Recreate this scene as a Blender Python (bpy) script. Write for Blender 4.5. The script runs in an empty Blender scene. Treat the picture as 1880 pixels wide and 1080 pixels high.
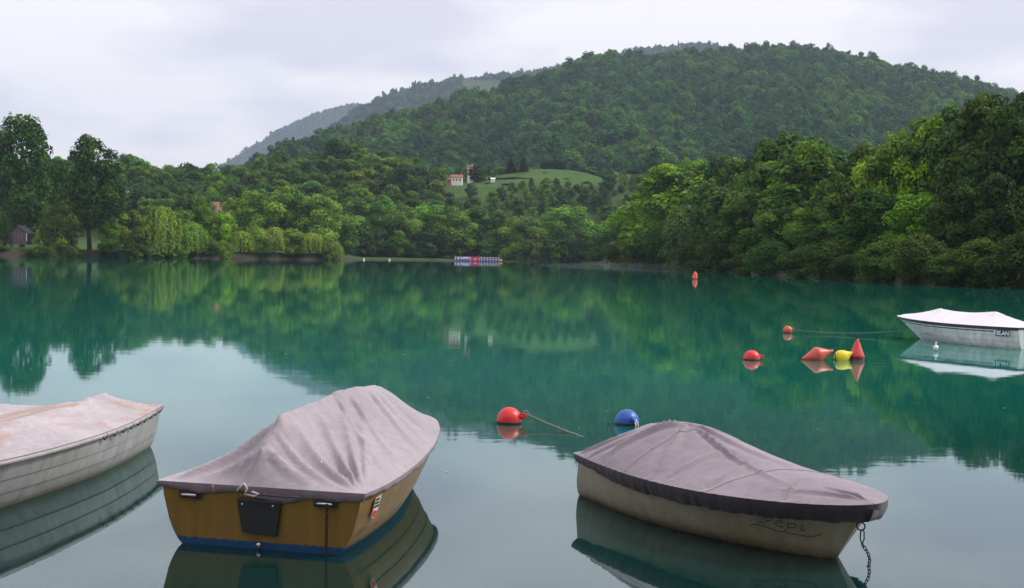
import bpy, math, random
import numpy as np
from mathutils import Vector, Matrix
R_ = math.radians
random.seed(7)
rng = np.random.default_rng(11)
scene = bpy.context.scene
COL = scene.collection

# ------------------------------------------------------------------ camera
FPX, CAMZ, HOR, ROLL = 2250.0, 2.0, 470.5, 1.0          # photograph is 1880 x 1080
cam_d = bpy.data.cameras.new('camera')
cam = bpy.data.objects.new('camera', cam_d); COL.objects.link(cam)
cam_d.sensor_width = 36.0; cam_d.lens = 36.0 * FPX / 1880.0
cam_d.clip_start = 0.1; cam_d.clip_end = 9000
PITCH = math.atan((540 - HOR) / FPX)
CAMROT = Matrix.Rotation(math.pi / 2 - PITCH, 3, 'X') @ Matrix.Rotation(R_(ROLL), 3, 'Z')
cam.location = (0, 0, CAMZ); cam.rotation_euler = CAMROT.to_euler()
scene.camera = cam
def ray(x, y): return CAMROT @ Vector(((x - 940) / FPX, -(y - 540) / FPX, -1.0))
def on_water(x, y, z=0.0):
    d = ray(x, y); return Vector((0, 0, CAMZ)) + d * ((z - CAMZ) / d.z)
def at(x, y, depth):
    d = ray(x, y); return Vector((0, 0, CAMZ)) + d * (depth / d.y)

# ------------------------------------------------------------------ world, sun, exposure
SUN_EL, SUN_AZ = 44.0, 78.0            # azimuth clockwise from +Y (view direction)
world = bpy.data.worlds.new('World'); scene.world = world; world.use_nodes = True
wt = world.node_tree; wt.nodes.clear()
def wn(t, **k):
    n = wt.nodes.new(t)
    for a, b in k.items(): setattr(n, a, b)
    return n
def wl(a, b): wt.links.new(a, b)
out = wn('ShaderNodeOutputWorld'); bg = wn('ShaderNodeBackground'); bg.inputs[1].default_value = 0.05
wl(bg.outputs[0], out.inputs[0])
sky = wn('ShaderNodeTexSky', sky_type='NISHITA', sun_disc=False)
sky.sun_elevation = R_(SUN_EL); sky.sun_rotation = R_(SUN_AZ); sky.air_density = 1.2; sky.dust_density = 2.5
tc = wn('ShaderNodeTexCoord'); sep = wn('ShaderNodeSeparateXYZ'); wl(tc.outputs['Generated'], sep.inputs[0])
def wmath(op, a, b=None, c=None, clamp=False):
    m = wn('ShaderNodeMath', operation=op, use_clamp=clamp)
    for i, v in enumerate((a, b, c)):
        if v is None: continue
        if isinstance(v, (int, float)): m.inputs[i].default_value = v
        else: wl(v, m.inputs[i])
    return m.outputs[0]
zc = wmath('MAXIMUM', sep.outputs[2], 0.0)
den = wmath('ADD', zc, 0.16)
cx = wmath('DIVIDE', sep.outputs[0], den); cy = wmath('DIVIDE', sep.outputs[1], den)
cmb = wn('ShaderNodeCombineXYZ'); wl(cx, cmb.inputs[0]); wl(cy, cmb.inputs[1])
n1 = wn('ShaderNodeTexNoise'); n1.inputs['Scale'].default_value = 1.15; n1.inputs['Detail'].default_value = 6; n1.inputs['Roughness'].default_value = 0.52
mp = wn('ShaderNodeMapping'); mp.inputs['Location'].default_value = (3.1, 1.7, 0.4); wl(cmb.outputs[0], mp.inputs[0]); wl(mp.outputs[0], n1.inputs[0])
cr = wn('ShaderNodeValToRGB'); cr.color_ramp.elements[0].position = 0.41; cr.color_ramp.elements[1].position = 0.56; wl(n1.outputs['Fac'], cr.inputs[0])
# overcast sky grows a little brighter towards the zenith
lum = wmath('MULTIPLY_ADD', zc, 0.55, 0.93)
cl = wn('ShaderNodeMixRGB'); cl.inputs[1].default_value = (7.1, 6.85, 7.9, 1); cl.inputs[2].default_value = (9.6, 9.2, 9.35, 1)
wl(cr.outputs[0], cl.inputs[0])
mul = wn('ShaderNodeMixRGB', blend_type='MULTIPLY'); mul.inputs[0].default_value = 1; wl(cl.outputs[0], mul.inputs[1]); wl(lum, mul.inputs[2])
mix = wn('ShaderNodeMixRGB'); mix.inputs[0].default_value = 0.93; wl(sky.outputs[0], mix.inputs[1]); wl(mul.outputs[0], mix.inputs[2])
wl(mix.outputs[0], bg.inputs[0])
sd = bpy.data.lights.new('sun', 'SUN'); sd.energy = 1.5; sd.angle = R_(11); sd.color = (1.0, 0.96, 0.9)
sun = bpy.data.objects.new('sun', sd); COL.objects.link(sun)
sv = Vector((math.sin(R_(SUN_AZ)) * math.cos(R_(SUN_EL)), math.cos(R_(SUN_AZ)) * math.cos(R_(SUN_EL)), math.sin(R_(SUN_EL))))
sun.rotation_euler = sv.to_track_quat('Z', 'Y').to_euler(); sun.location = sv * 50
vs = scene.view_settings; vs.view_transform = 'Standard'; vs.look = 'None'; vs.exposure = 1.25; vs.gamma = 1.0; vs.use_curve_mapping = False
scene.cycles.use_denoising = True
scene.cycles.max_bounces = 6; scene.cycles.diffuse_bounces = 3; scene.cycles.glossy_bounces = 3; scene.cycles.transmission_bounces = 3
scene.cycles.volume_bounces = 0; scene.cycles.use_adaptive_sampling = True

# ------------------------------------------------------------------ helpers: materials
MATS = {}
class NT:
    def __init__(s, name):
        s.m = bpy.data.materials.new(name); s.m.use_nodes = True; s.t = s.m.node_tree; s.t.nodes.clear()
        s.out = s.n('ShaderNodeOutputMaterial')
    def n(s, t, ins=None, **k):
        nd = s.t.nodes.new(t)
        for a, b in k.items(): setattr(nd, a, b)
        for a, b in (ins or {}).items():
            if hasattr(b, 'is_output') or hasattr(b, 'links'): s.t.links.new(b, nd.inputs[a])
            else: nd.inputs[a].default_value = b
        return nd
    def link(s, a, b): s.t.links.new(a, b)
    def noise(s, vec, scale, detail=3, rough=0.55, dist=0.0):
        nd = s.n('ShaderNodeTexNoise', {'Scale': scale, 'Detail': detail, 'Roughness': rough, 'Distortion': dist})
        if vec is not None: s.link(vec, nd.inputs['Vector'])
        return nd.outputs['Fac']
    def ramp(s, fac, stops):
        r = s.n('ShaderNodeValToRGB'); e = r.color_ramp.elements
        while len(e) < len(stops): e.new(0.5)
        for el, (p, c) in zip(e, stops):
            el.position = p; el.color = (*c, 1) if len(c) == 3 else c
        s.link(fac, r.inputs[0]); return r.outputs[0]
    def mixc(s, fac, a, b, mode='MIX'):
        m = s.n('ShaderNodeMixRGB', blend_type=mode)
        for i, v in enumerate((fac, a, b)):
            if isinstance(v, (int, float)): m.inputs[i].default_value = v
            elif isinstance(v, tuple): m.inputs[i].default_value = (*v, 1) if len(v) == 3 else v
            else: s.link(v, m.inputs[i])
        return m.outputs[0]
    def math(s, op, a, b=0.0, clamp=False):
        m = s.n('ShaderNodeMath', operation=op, use_clamp=clamp)
        for i, v in enumerate((a, b)):
            if isinstance(v, (int, float)): m.inputs[i].default_value = v
            else: s.link(v, m.inputs[i])
        return m.outputs[0]
    def bump(s, h, strength=0.3, distance=0.01):
        return s.n('ShaderNodeBump', {'Height': h, 'Strength': strength, 'Distance': distance}).outputs[0]
    def pbr(s, color, rough=0.6, metal=0.0, normal=None, spec=0.5):
        p = s.n('ShaderNodeBsdfPrincipled')
        for key, v in (('Base Color', color), ('Roughness', rough), ('Metallic', metal), ('Specular IOR Level', spec)):
            if isinstance(v, (int, float)): p.inputs[key].default_value = v
            elif isinstance(v, tuple): p.inputs[key].default_value = (*v, 1)
            else: s.link(v, p.inputs[key])
        if normal is not None: s.link(normal, p.inputs['Normal'])
        s.link(p.outputs[0], s.out.inputs[0]); return p
    def objco(s): return s.n('ShaderNodeTexCoord').outputs['Object']

def plain(name, col, rough=0.5, metal=0.0, var=0.25, scale=6.0, bump=0.0, spec=0.5):
    """one colour broken up by two scales of noise, so that nothing is perfectly even"""
    if name in MATS: return MATS[name]
    t = NT(name); co = t.objco()
    a = t.noise(co, scale, 5, 0.6); b = t.noise(co, scale * 6, 3, 0.6)
    f = t.math('ADD', t.math('MULTIPLY', a, 0.65), t.math('MULTIPLY', b, 0.35))
    c = t.ramp(f, [(0.28, tuple(v * (1 - var) for v in col)), (0.72, tuple(min(1, v * (1 + var)) for v in col))])
    nm = t.bump(b, bump, 0.01) if bump else None
    rr = t.math('ADD', t.math('MULTIPLY', a, 0.25), rough - 0.12)
    t.pbr(c, rr, metal, nm, spec); MATS[name] = t.m; return t.m

def leaf_mat(fixed=None):
    t = NT('foliage')
    oi = t.n('ShaderNodeObjectInfo'); at_ = t.n('ShaderNodeAttribute', attribute_name='tint')
    fac = at_.outputs['Fac']
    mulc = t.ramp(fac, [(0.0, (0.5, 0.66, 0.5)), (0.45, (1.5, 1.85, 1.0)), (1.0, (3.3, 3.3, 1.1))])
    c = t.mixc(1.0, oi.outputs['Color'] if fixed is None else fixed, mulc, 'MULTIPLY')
    rv = t.ramp(oi.outputs['Random'], [(0.0, (0.8, 0.86, 1.0)), (0.35, (1.0, 1.0, 0.95)), (0.7, (0.9, 1.04, 1.0)), (1.0, (1.22, 1.1, 0.95))])
    c = t.mixc(1.0, c, rv, 'MULTIPLY')
    d = t.n('ShaderNodeBsdfPrincipled', {'Base Color': c, 'Roughness': 0.65, 'Specular IOR Level': 0.12})
    tr = t.n('ShaderNodeBsdfTranslucent', {'Color': t.mixc(1.0, c, (1.25, 1.3, 0.55), 'MULTIPLY')})
    mx = t.n('ShaderNodeMixShader', {0: 0.28, 1: d.outputs[0], 2: tr.outputs[0]})
    t.link(mx.outputs[0], t.out.inputs[0]); return t.m
LEAF = leaf_mat()
BARK = plain('bark', (0.055, 0.045, 0.04), 0.85, 0, 0.35, 3.0)

# ------------------------------------------------------------------ helpers: objects
def tag(o, label=None, cat=None, group=None, kind=None):
    if label: o['label'] = label
    if cat: o['category'] = cat
    if group: o['group'] = group
    if kind: o['kind'] = kind
    return o
def link(name, data, parent=None, mat=None):
    o = bpy.data.objects.new(name, data); COL.objects.link(o)
    if parent is not None: o.parent = parent
    if mat is not None and data is not None and hasattr(data, 'materials') and len(data.materials) == 0: data.materials.append(mat)
    return o
def empty(name, loc=(0, 0, 0), rotz=0.0):
    o = bpy.data.objects.new(name, None); COL.objects.link(o); o.location = loc; o.rotation_euler = (0, 0, rotz); o.empty_display_size = 0.2
    return o
def mesh_np(name, verts, faces, smooth=False):
    """verts (n,3) array, faces (m,k) array with one k"""
    verts = np.asarray(verts, np.float32); faces = np.asarray(faces, np.int32)
    me = bpy.data.meshes.new(name); me.vertices.add(len(verts)); me.vertices.foreach_set('co', verts.ravel())
    k = faces.shape[1]; me.loops.add(faces.size); me.loops.foreach_set('vertex_index', faces.ravel())
    me.polygons.add(len(faces)); me.polygons.foreach_set('loop_start', np.arange(0, faces.size, k, dtype=np.int32))
    try: me.polygons.foreach_set('loop_total', np.full(len(faces), k, np.int32))
    except Exception: pass
    if smooth: me.polygons.foreach_set('use_smooth', np.ones(len(faces), bool))
    me.update(calc_edges=True); me.validate(); return me
class MB:
    """collects shapes into one mesh"""
    def __init__(s): s.v = []; s.f = []
    def add(s, vs_, fs):
        o = len(s.v); s.v += [tuple(v) for v in vs_]; s.f += [tuple(i + o for i in f) for f in fs]; return s
    def box(s, lo, hi):
        (a, b, c), (d, e, f) = lo, hi
        return s.add([(a, b, c), (d, b, c), (d, e, c), (a, e, c), (a, b, f), (d, b, f), (d, e, f), (a, e, f)],
                     [(0, 3, 2, 1), (4, 5, 6, 7), (0, 1, 5, 4), (1, 2, 6, 5), (2, 3, 7, 6), (3, 0, 4, 7)])
    def tube(s, pts, rad, n=8, cap=True):
        pts = [Vector(p) for p in pts]; rr = rad if isinstance(rad, (list, tuple)) else [rad] * len(pts)
        vs_, fs = [], []; up = Vector((0, 0, 1)); last = None
        for i, p in enumerate(pts):
            d = (pts[min(i + 1, len(pts) - 1)] - pts[max(i - 1, 0)]).normalized()
            if last is None:
                a = d.orthogonal().normalized()
            else: a = (last - d * last.dot(d)).normalized()
            last = a; b = d.cross(a)
            for k in range(n):
                w = 2 * math.pi * k / n; vs_.append(p + (a * math.cos(w) + b * math.sin(w)) * rr[i])
        for i in range(len(pts) - 1):
            for k in range(n):
                fs.append((i * n + k, i * n + (k + 1) % n, (i + 1) * n + (k + 1) % n, (i + 1) * n + k))
        if cap: fs.append(tuple(range(n))[::-1]); fs.append(tuple(range((len(pts) - 1) * n, len(pts) * n)))
        return s.add(vs_, fs)
    def lathe(s, prof, n=32):
        vs_, fs = [], []
        for r, z in prof:
            for k in range(n):
                w = 2 * math.pi * k / n; vs_.append((r * math.cos(w), r * math.sin(w), z))
        for i in range(len(prof) - 1):
            for k in range(n): fs.append((i * n + k, i * n + (k + 1) % n, (i + 1) * n + (k + 1) % n, (i + 1) * n + k))
        fs.append(tuple(range(n))[::-1]); fs.append(tuple(range((len(prof) - 1) * n, len(prof) * n)))
        return s.add(vs_, fs)
    def mesh(s, name, smooth=False):
        me = bpy.data.meshes.new(name); me.from_pydata(s.v, [], s.f)
        if smooth:
            for p in me.polygons: p.use_smooth = True
        me.update(); return me
    def build(s, name, mat, parent=None, smooth=False):
        return link(name, s.mesh(name, smooth), parent, mat)
def bevel(o, w=0.01, seg=2):
    m = o.modifiers.new('bevel', 'BEVEL'); m.width = w; m.segments = seg; m.limit_method = 'ANGLE'; return o
def _h(ix, iy, seed):
    n = np.sin(ix * 127.1 + iy * 311.7 + seed * 74.7) * 43758.5453; return n - np.floor(n)
def vnoise(x, y, seed=0):
    x = np.asarray(x, float); y = np.asarray(y, float); ix = np.floor(x); iy = np.floor(y); fx = x - ix; fy = y - iy
    fx = fx * fx * (3 - 2 * fx); fy = fy * fy * (3 - 2 * fy)
    a = _h(ix, iy, seed); b = _h(ix + 1, iy, seed); c = _h(ix, iy + 1, seed); d = _h(ix + 1, iy + 1, seed)
    return (a * (1 - fx) + b * fx) * (1 - fy) + (c * (1 - fx) + d * fx) * fy
def fbm(x, y, seed=0, o=4):
    s = 0; a = 0.5
    for i in range(o): s = s + a * vnoise(x * 2 ** i, y * 2 ** i, seed + i * 3); a *= 0.5
    return s
def sstep(a, b, x):
    t = np.clip((x - a) / (b - a), 0, 1); return t * t * (3 - 2 * t)

# ------------------------------------------------------------------ terrain
def tabl(px, pts):
    a = np.array(pts, float); return np.interp(px, a[:, 0], a[:, 1])
SHORE = [(-900, 240), (-400, 265), (0, 288), (200, 300), (400, 318), (425, 330), (560, 342), (625, 350), (640, 372), (665, 425), (875, 452), (1060, 455), (1100, 440), (1116, 336),
         (1200, 284), (1300, 226), (1400, 172), (1500, 142), (1600, 126), (1700, 115), (1880, 104), (2300, 84), (2900, 66)]
PLATEAU = [(-900, 22), (100, 26), (250, 25), (400, 23), (480, 25.5), (560, 30), (640, 38), (720, 36), (800, 33), (850, 34), (985, 36), (1125, 35), (1250, 28), (1500, 22), (2900, 22)]
# crests as (pixel column, pixel row, distance in metres): three ridges one behind the other
M1 = [(200, 340, 900), (380, 318, 930), (450, 300, 950), (520, 266, 1000), (600, 243, 1060), (700, 219, 1130), (800, 190, 1200), (900, 163, 1290), (1000, 133, 1380), (1060, 113, 1440), (1150, 103, 1480),
      (1250, 96, 1500), (1340, 92, 1500), (1400, 91, 1500), (1455, 85, 1500), (1510, 91, 1500), (1600, 114, 1480), (1700, 133, 1450), (1760, 146, 1430), (1880, 180, 1380), (2100, 260, 1300), (2900, 400, 1200)]
M2 = [(300, 420, 2650), (480, 330, 2740), (560, 262, 2810), (655, 191, 2890), (700, 172, 2980), (760, 151, 3050), (850, 137, 3120), (960, 129, 3200), (990, 123, 3200), (1100, 100, 3200), (1200, 82, 3200), (1255, 75, 3200),
      (1330, 84, 3200), (1450, 110, 3200), (1700, 180, 3120), (2900, 440, 2980)]
M3 = [(-900, 440, 4790), (100, 430, 4790), (300, 352, 4890), (400, 301, 4980), (460, 263, 5080), (520, 228, 5170), (570, 205, 5170), (620, 189, 5170), (655, 188, 5170), (720, 205, 5170), (900, 300, 5170), (2900, 440, 5170)]
def crest(px, tab):
    a = np.array(tab, float); y = np.interp(px, a[:, 0], a[:, 1]); d = np.interp(px, a[:, 0], a[:, 2])
    hor = HOR + (px - 940) * math.tan(R_(ROLL)); return d, CAMZ + (hor - y) / FPX * d - 10.0
def shore(px): return tabl(px, SHORE) + (vnoise(px / 28.0, px * 0, 3) - 0.5) * 5 * np.clip(tabl(px, SHORE) / 300, 0.3, 1) + (vnoise(px / 9.0, px * 0, 5) - 0.5) * 1.6
def height(px, Y):
    px = np.asarray(px, float); Y = np.asarray(Y, float); X = (px - 940) / FPX * Y
    d = Y - shore(px)
    left = 1 - sstep(600, 660, px); right = sstep(1105, 1120, px)
    bank = (0.45 + 1.3 * left) * sstep(0, 3.0 + 2 * left, d) + 0.012 * np.clip(d, 0, 200)
    bank = bank + right * 0.10 * np.clip(d - 2, 0, 60)
    st = tabl(px, [(-900, 350), (0, 380), (400, 410), (560, 425), (680, 455), (875, 478), (1060, 482), (1250, 480), (2900, 470)])
    pl = tabl(px, PLATEAU)
    rise = sstep(0, 1, np.clip((Y - st) / (600 - st), 0, 1)) * pl
    g = bank + rise + 11.0 * np.exp(-(np.abs(px - 995) / 145) ** 2.5 - ((Y - 668) / 42) ** 2)
    g = g + (fbm(X / 40, Y / 40, 9) - 0.47) * 5 * sstep(30, 120, d)
    m = g
    for k, tab in enumerate((M1, M2, M3)):
        D, H = crest(px, tab); b0 = (700, 2400, 4400)[k]
        u = (Y - b0) / (D - b0); uu = np.clip(u, 0, 1)
        prof = uu ** 0.92
        gul = (fbm(X / 150 + 5 * k, Y / 320, 21 + k, 4) - 0.47) * 46 * uu * (1 - uu) * 2.2
        z = np.where(u <= 1, H * prof + gul, H - (Y - D) * 0.16); z = np.where(u < 0, -50, z)
        m = np.maximum(m, z)
    return np.where(d < 0, np.maximum(-1.6, d * 0.4), m)
def ground_z(px, Y): return float(height(np.array([px]), np.array([Y]))[0])

T = np.concatenate([np.linspace(-900, -60, 60), np.linspace(-50, 1930, 560), np.linspace(1945, 2800, 60)])
dd = np.concatenate([[-6, -2, -0.6, 0.0, 0.6, 1.4, 2.4, 4, 6, 9], 13 * 1.0185 ** np.arange(0, 336)])
dd = dd[dd < 6000]
PXg, Dg = np.meshgrid(T, dd, indexing='ij'); Sg = shore(PXg)
Yg = Sg + Dg * np.where(Dg > 13, (6000 - Sg) / dd[-1] * sstep(13, 5600, Dg) + 1 * (1 - sstep(13, 5600, Dg)), 1)
Zg = height(PXg, Yg); Xg = (PXg - 940) / FPX * Yg
Zg = np.where(Dg < 0, np.maximum(-1.6, Dg * 0.4), Zg)
nt, nd = PXg.shape
ii = (np.arange(nt - 1)[:, None] * nd + np.arange(nd - 1)[None]).ravel()
me = mesh_np('terrain', np.stack([Xg.ravel(), Yg.ravel(), Zg.ravel()], 1), np.stack([ii, ii + nd, ii + nd + 1, ii + 1], 1), True)
# where the land is open meadow, and where it is bare soil at the water's edge
mead = np.clip(np.exp(-((PXg - 985) / 175) ** 4 - ((Yg - 645) / 52) ** 4) + np.exp(-((PXg - 880) / 90) ** 4 - ((Yg - 580) / 40) ** 2) + sstep(560, 420, PXg) * sstep(4, 9, Dg) * sstep(140, 90, Dg) + 0.8 * sstep(3, 6, Dg) * sstep(30, 18, Dg) * sstep(640, 680, PXg) * sstep(1120, 1080, PXg), 0, 1)
a_ = me.attributes.new('meadow', 'FLOAT', 'POINT'); a_.data.foreach_set('value', mead.ravel().astype(np.float32))
track = np.exp(-((Yg - 604 - 5 * np.sin(PXg / 60)) / 1.8) ** 2) * sstep(870, 885, PXg) * sstep(1140, 1120, PXg)
soil = 0.8 * track + sstep(4.5, 2.0, Dg) * (1 - 0.75 * sstep(620, 660, PXg) * sstep(1120, 1090, PXg))
a_ = me.attributes.new('soil', 'FLOAT', 'POINT'); a_.data.foreach_set('value', soil.ravel().astype(np.float32))
t = NT('ground_cover'); geo = t.n('ShaderNodeNewGeometry').outputs['Position']
na = t.noise(geo, 0.05, 5, 0.6); nb = t.noise(geo, 0.6, 4, 0.7); nc = t.noise(geo, 2.5, 3, 0.7)
wood = t.ramp(nb, [(0.3, (0.02, 0.035, 0.012)), (0.7, (0.05, 0.085, 0.022))])
gr = t.mixc(t.noise(t.n('ShaderNodeMapping', {'Vector': geo, 'Scale': (0.55, 0.09, 0.3)}).outputs[0], 1.0, 5, 0.75), (0.012, 0.045, 0.005), (0.055, 0.125, 0.012)); gr = t.mixc(t.ramp(na, [(0.45, (0, 0, 0)), (0.65, (0.6, 0.6, 0.6))]), gr, (0.055, 0.10, 0.014))
so = t.ramp(nc, [(0.3, (0.018, 0.016, 0.011)), (0.6, (0.05, 0.038, 0.026)), (0.82, (0.14, 0.11, 0.085))])
ma = t.n('ShaderNodeAttribute', attribute_name='meadow').outputs['Fac']; sa = t.n('ShaderNodeAttribute', attribute_name='soil').outputs['Fac']
c = t.mixc(t.math('ADD', ma, t.math('MULTIPLY', t.math('SUBTRACT', t.math('ADD', t.math('MULTIPLY', nb, 0.5), t.math('MULTIPLY', na, 0.5)), 0.5), 1.5), True), wood, gr)
c = t.mixc(t.math('ADD', t.math('MULTIPLY', sa, 1.1), t.math('MULTIPLY', t.math('SUBTRACT', nc, 0.5), 0.9), True), c, so)
t.pbr(c, 0.9, 0, t.bump(nc, 0.6, 0.2), 0.15)
terrain = link('terrain', me, None, t.m); tag(terrain, kind='structure')

# ------------------------------------------------------------------ water
t = NT('lake_water'); geo = t.n('ShaderNodeNewGeometry').outputs['Position']
mpn = t.n('ShaderNodeMapping', {'Vector': geo, 'Scale': (0.8, 1.6, 1.0)}).outputs[0]
w1 = t.noise(mpn, 0.9, 3, 0.5); w2 = t.noise(mpn, 5.0, 2, 0.5); big = t.noise(geo, 0.035, 4, 0.55)
calm = t.ramp(big, [(0.35, (0.25, 0.25, 0.25)), (0.7, (1, 1, 1))])
hh = t.math('ADD', t.math('MULTIPLY', w1, 1.0), t.math('MULTIPLY', w2, 0.22)); hh = t.math('MULTIPLY', hh, calm)
nrm = t.bump(hh, 1.0, 0.0022)
fr = t.n('ShaderNodeFresnel', {'IOR': 2.15, 'Normal': nrm}).outputs[0]
# boats' shade painted into the near water's colour; milky emerald out on the lake
shade_ramp = t.n('ShaderNodeMapRange', {0: t.math('ADD', t.n('ShaderNodeSeparateXYZ', {0: geo}).outputs[1], t.math('MULTIPLY', big, 6.0)), 1: 9.0, 2: 26.0, 3: 0.0, 4: 1.0}, interpolation_type='SMOOTHSTEP').outputs[0]
df = t.n('ShaderNodeBsdfDiffuse', {'Color': t.mixc(shade_ramp, t.mixc(big, (0.003, 0.018, 0.017), (0.004, 0.024, 0.022)), t.mixc(big, (0.001, 0.108, 0.08), (0.002, 0.135, 0.10)))})
gl = t.n('ShaderNodeBsdfGlossy', {'Color': (0.86, 0.98, 0.99, 1), 'Roughness': 0.025, 'Normal': nrm})
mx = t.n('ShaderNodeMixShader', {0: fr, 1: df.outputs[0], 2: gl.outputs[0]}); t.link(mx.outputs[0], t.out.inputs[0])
wx = np.concatenate([np.linspace(-420, 420, 60)]); wy = np.concatenate([np.linspace(-60, 480, 60)])
WX, WY = np.meshgrid(wx, wy, indexing='ij'); ii = (np.arange(59)[:, None] * 60 + np.arange(59)[None]).ravel()
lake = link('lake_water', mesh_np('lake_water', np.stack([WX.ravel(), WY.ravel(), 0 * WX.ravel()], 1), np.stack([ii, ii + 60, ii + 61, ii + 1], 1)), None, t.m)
tag(lake, kind='structure')

# ------------------------------------------------------------------ foliage meshes
def leaf_quads(P, N, size, tint, rg, elong=1.0, axis=None):
    n = len(P)
    N = N / (np.linalg.norm(N, axis=1, keepdims=True) + 1e-9)
    r = rg.normal(size=(n, 3)) if axis is None else np.tile(axis, (n, 1)) + rg.normal(size=(n, 3)) * 0.18
    Tt = r - N * (r * N).sum(1, keepdims=True); Tt /= (np.linalg.norm(Tt, axis=1, keepdims=True) + 1e-9)
    B = np.cross(N, Tt); s = size[:, None]
    V = np.empty((n, 4, 3)); droop = -N * s * 0.16
    V[:, 0] = P - Tt * s * 0.62 * elong + droop; V[:, 1] = P + B * s * 0.46; V[:, 2] = P + Tt * s * 0.62 * elong + droop; V[:, 3] = P - B * s * 0.46
    return V.reshape(-1, 3), np.arange(n * 4).reshape(n, 4), tint
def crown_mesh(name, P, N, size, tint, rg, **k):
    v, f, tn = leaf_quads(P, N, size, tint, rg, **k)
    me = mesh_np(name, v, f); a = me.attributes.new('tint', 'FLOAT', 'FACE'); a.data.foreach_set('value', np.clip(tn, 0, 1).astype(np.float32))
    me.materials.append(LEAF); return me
def unit(rg, n):
    v = rg.normal(size=(n, 3)); return v / np.linalg.norm(v, axis=1, keepdims=True)
def broad(name, seed, nl, nc, leaf, zb=0.16, wide=0.36, top=0.62, open_=0.0, cr=(0.08, 0.15), low=0.0):
    """crown of leaf clumps, unit height; wide = crown radius, top = where it is widest, zb = crown base"""
    rg = np.random.default_rng(seed); cz = []
    while len(cz) < nc:
        z = rg.uniform(zb, 0.96); u = (z - zb) / (1 - zb); tw = (top - zb) / (1 - zb)
        prof = max(0, 1 - ((u - tw) / (1 - tw)) ** 2) ** 0.72 if u > tw else (max(low, 0.25) + (1 - max(low, 0.25)) * math.sin(u / tw * math.pi / 2))
        ang = rg.uniform(0, 2 * math.pi); lob = 1 + 0.22 * math.sin(ang * 3 + seed) + 0.14 * math.sin(ang * 5 + 2 * seed + z * 9)
        r = wide * prof * lob * math.sqrt(rg.uniform(0.12 if open_ == 0 else 0.3, 1)) * 0.9
        cz.append((r * math.cos(ang), r * math.sin(ang), z * 0.97))
    C = np.array(cz); CR = rg.uniform(cr[0], cr[1], nc) * (1 - 0.35 * np.abs(C[:, 2] - 0.5)); CT = rg.normal(0.42, 0.23, nc)
    idx = rg.choice(nc, nl, p=CR ** 2 / (CR ** 2).sum()); dirs = unit(rg, nl)
    flip = (dirs[:, 2] < 0) & (rg.random(nl) < 0.55); dirs[flip, 2] *= -1
    rad = CR[idx] * (0.55 + 0.58 * rg.random(nl) ** 0.7)
    sc = np.array([1.05, 1.05, 1.0]) if not open_ else np.array([0.9, 0.9, 1.25])
    P = C[idx] + dirs * rad[:, None] * sc; N = dirs + rg.normal(size=(nl, 3)) * 0.4 + np.array([0, 0, 0.45])
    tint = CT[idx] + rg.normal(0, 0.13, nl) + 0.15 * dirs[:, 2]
    me = crown_mesh(name, P, N, leaf * rg.uniform(0.7, 1.35, nl), tint, rg)
    # trunk and limbs
    mb = MB(); bx, by = rg.normal(0, 0.012, 2)
    mb.tube([(0, 0, -0.02), (bx, by, zb * 0.9), (bx * 2, by * 2, zb + 0.2), (bx * 1.2, by * 2, 0.72), (0, 0, 0.92)], [0.022, 0.017, 0.013, 0.007, 0.002], 7)
    for k in rg.choice(nc, min(nc, 16), replace=False):
        e = C[k]; z0 = max(zb * 0.7, min(0.7, e[2] - np.hypot(e[0], e[1]) * 0.9)); s0 = Vector((bx, by, z0)); m_ = (s0 + Vector(e)) / 2 + Vector((0, 0, -0.02))
        mb.tube([s0, m_, Vector(e)], [0.008, 0.005, 0.0015], 5, False)
    tm = mb.mesh(name + '_trunk', True); tm.materials.append(BARK)
    return me, tm
def willow(name, seed, nl, leaf):
    rg = np.random.default_rng(seed); ns = 240; P = []; N = []; Tn = []; per = nl // ns
    for i in range(ns):
        a = rg.uniform(0, 2 * math.pi); el = rg.uniform(0.0, 1.0); r = 0.44 * math.sqrt(el) * rg.uniform(0.85, 1.1) * (1 + 0.2 * math.sin(3 * a + seed)); zt = 0.98 - 0.42 * el ** 1.3 + rg.normal(0, 0.03)
        ln = rg.uniform(0.3, 0.6) * zt if el < 0.35 else rg.uniform(0.65, 1.0) * zt; tn = rg.normal(0.45, 0.16)
        for k in range(per):
            u = rg.random(); rr = r + 0.05 * math.sqrt(u) + rg.normal(0, 0.016)
            P.append((rr * math.cos(a) + rg.normal(0, 0.016), rr * math.sin(a) + rg.normal(0, 0.016), max(0.01, zt - ln * u))); N.append((math.cos(a), math.sin(a), 0.35 + 0.5 * (1 - u))); Tn.append(tn + rg.normal(0, 0.1) + 0.15 * (1 - u))
    P = np.array(P); N = np.array(N) + rg.normal(size=P.shape) * 0.35
    me = crown_mesh(name, P, N, leaf * rg.uniform(0.7, 1.3, len(P)), np.array(Tn), rg, elong=1.5, axis=np.array([0, 0, 1.0]))
    mb = MB(); mb.tube([(0, 0, -0.02), (0.02, 0.01, 0.3), (0.0, 0.02, 0.6), (0.02, 0, 0.9)], [0.03, 0.024, 0.015, 0.003], 7)
    for i in range(9):
        a = i * 0.7 + seed; mb.tube([(0.01, 0.01, 0.3 + 0.03 * i), (0.14 * math.cos(a), 0.14 * math.sin(a), 0.6 + 0.02 * i), (0.3 * math.cos(a), 0.3 * math.sin(a), 0.74)], [0.01, 0.006, 0.002], 5, False)
    tm = mb.mesh(name + '_trunk', True); tm.materials.append(BARK); return me, tm
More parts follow.
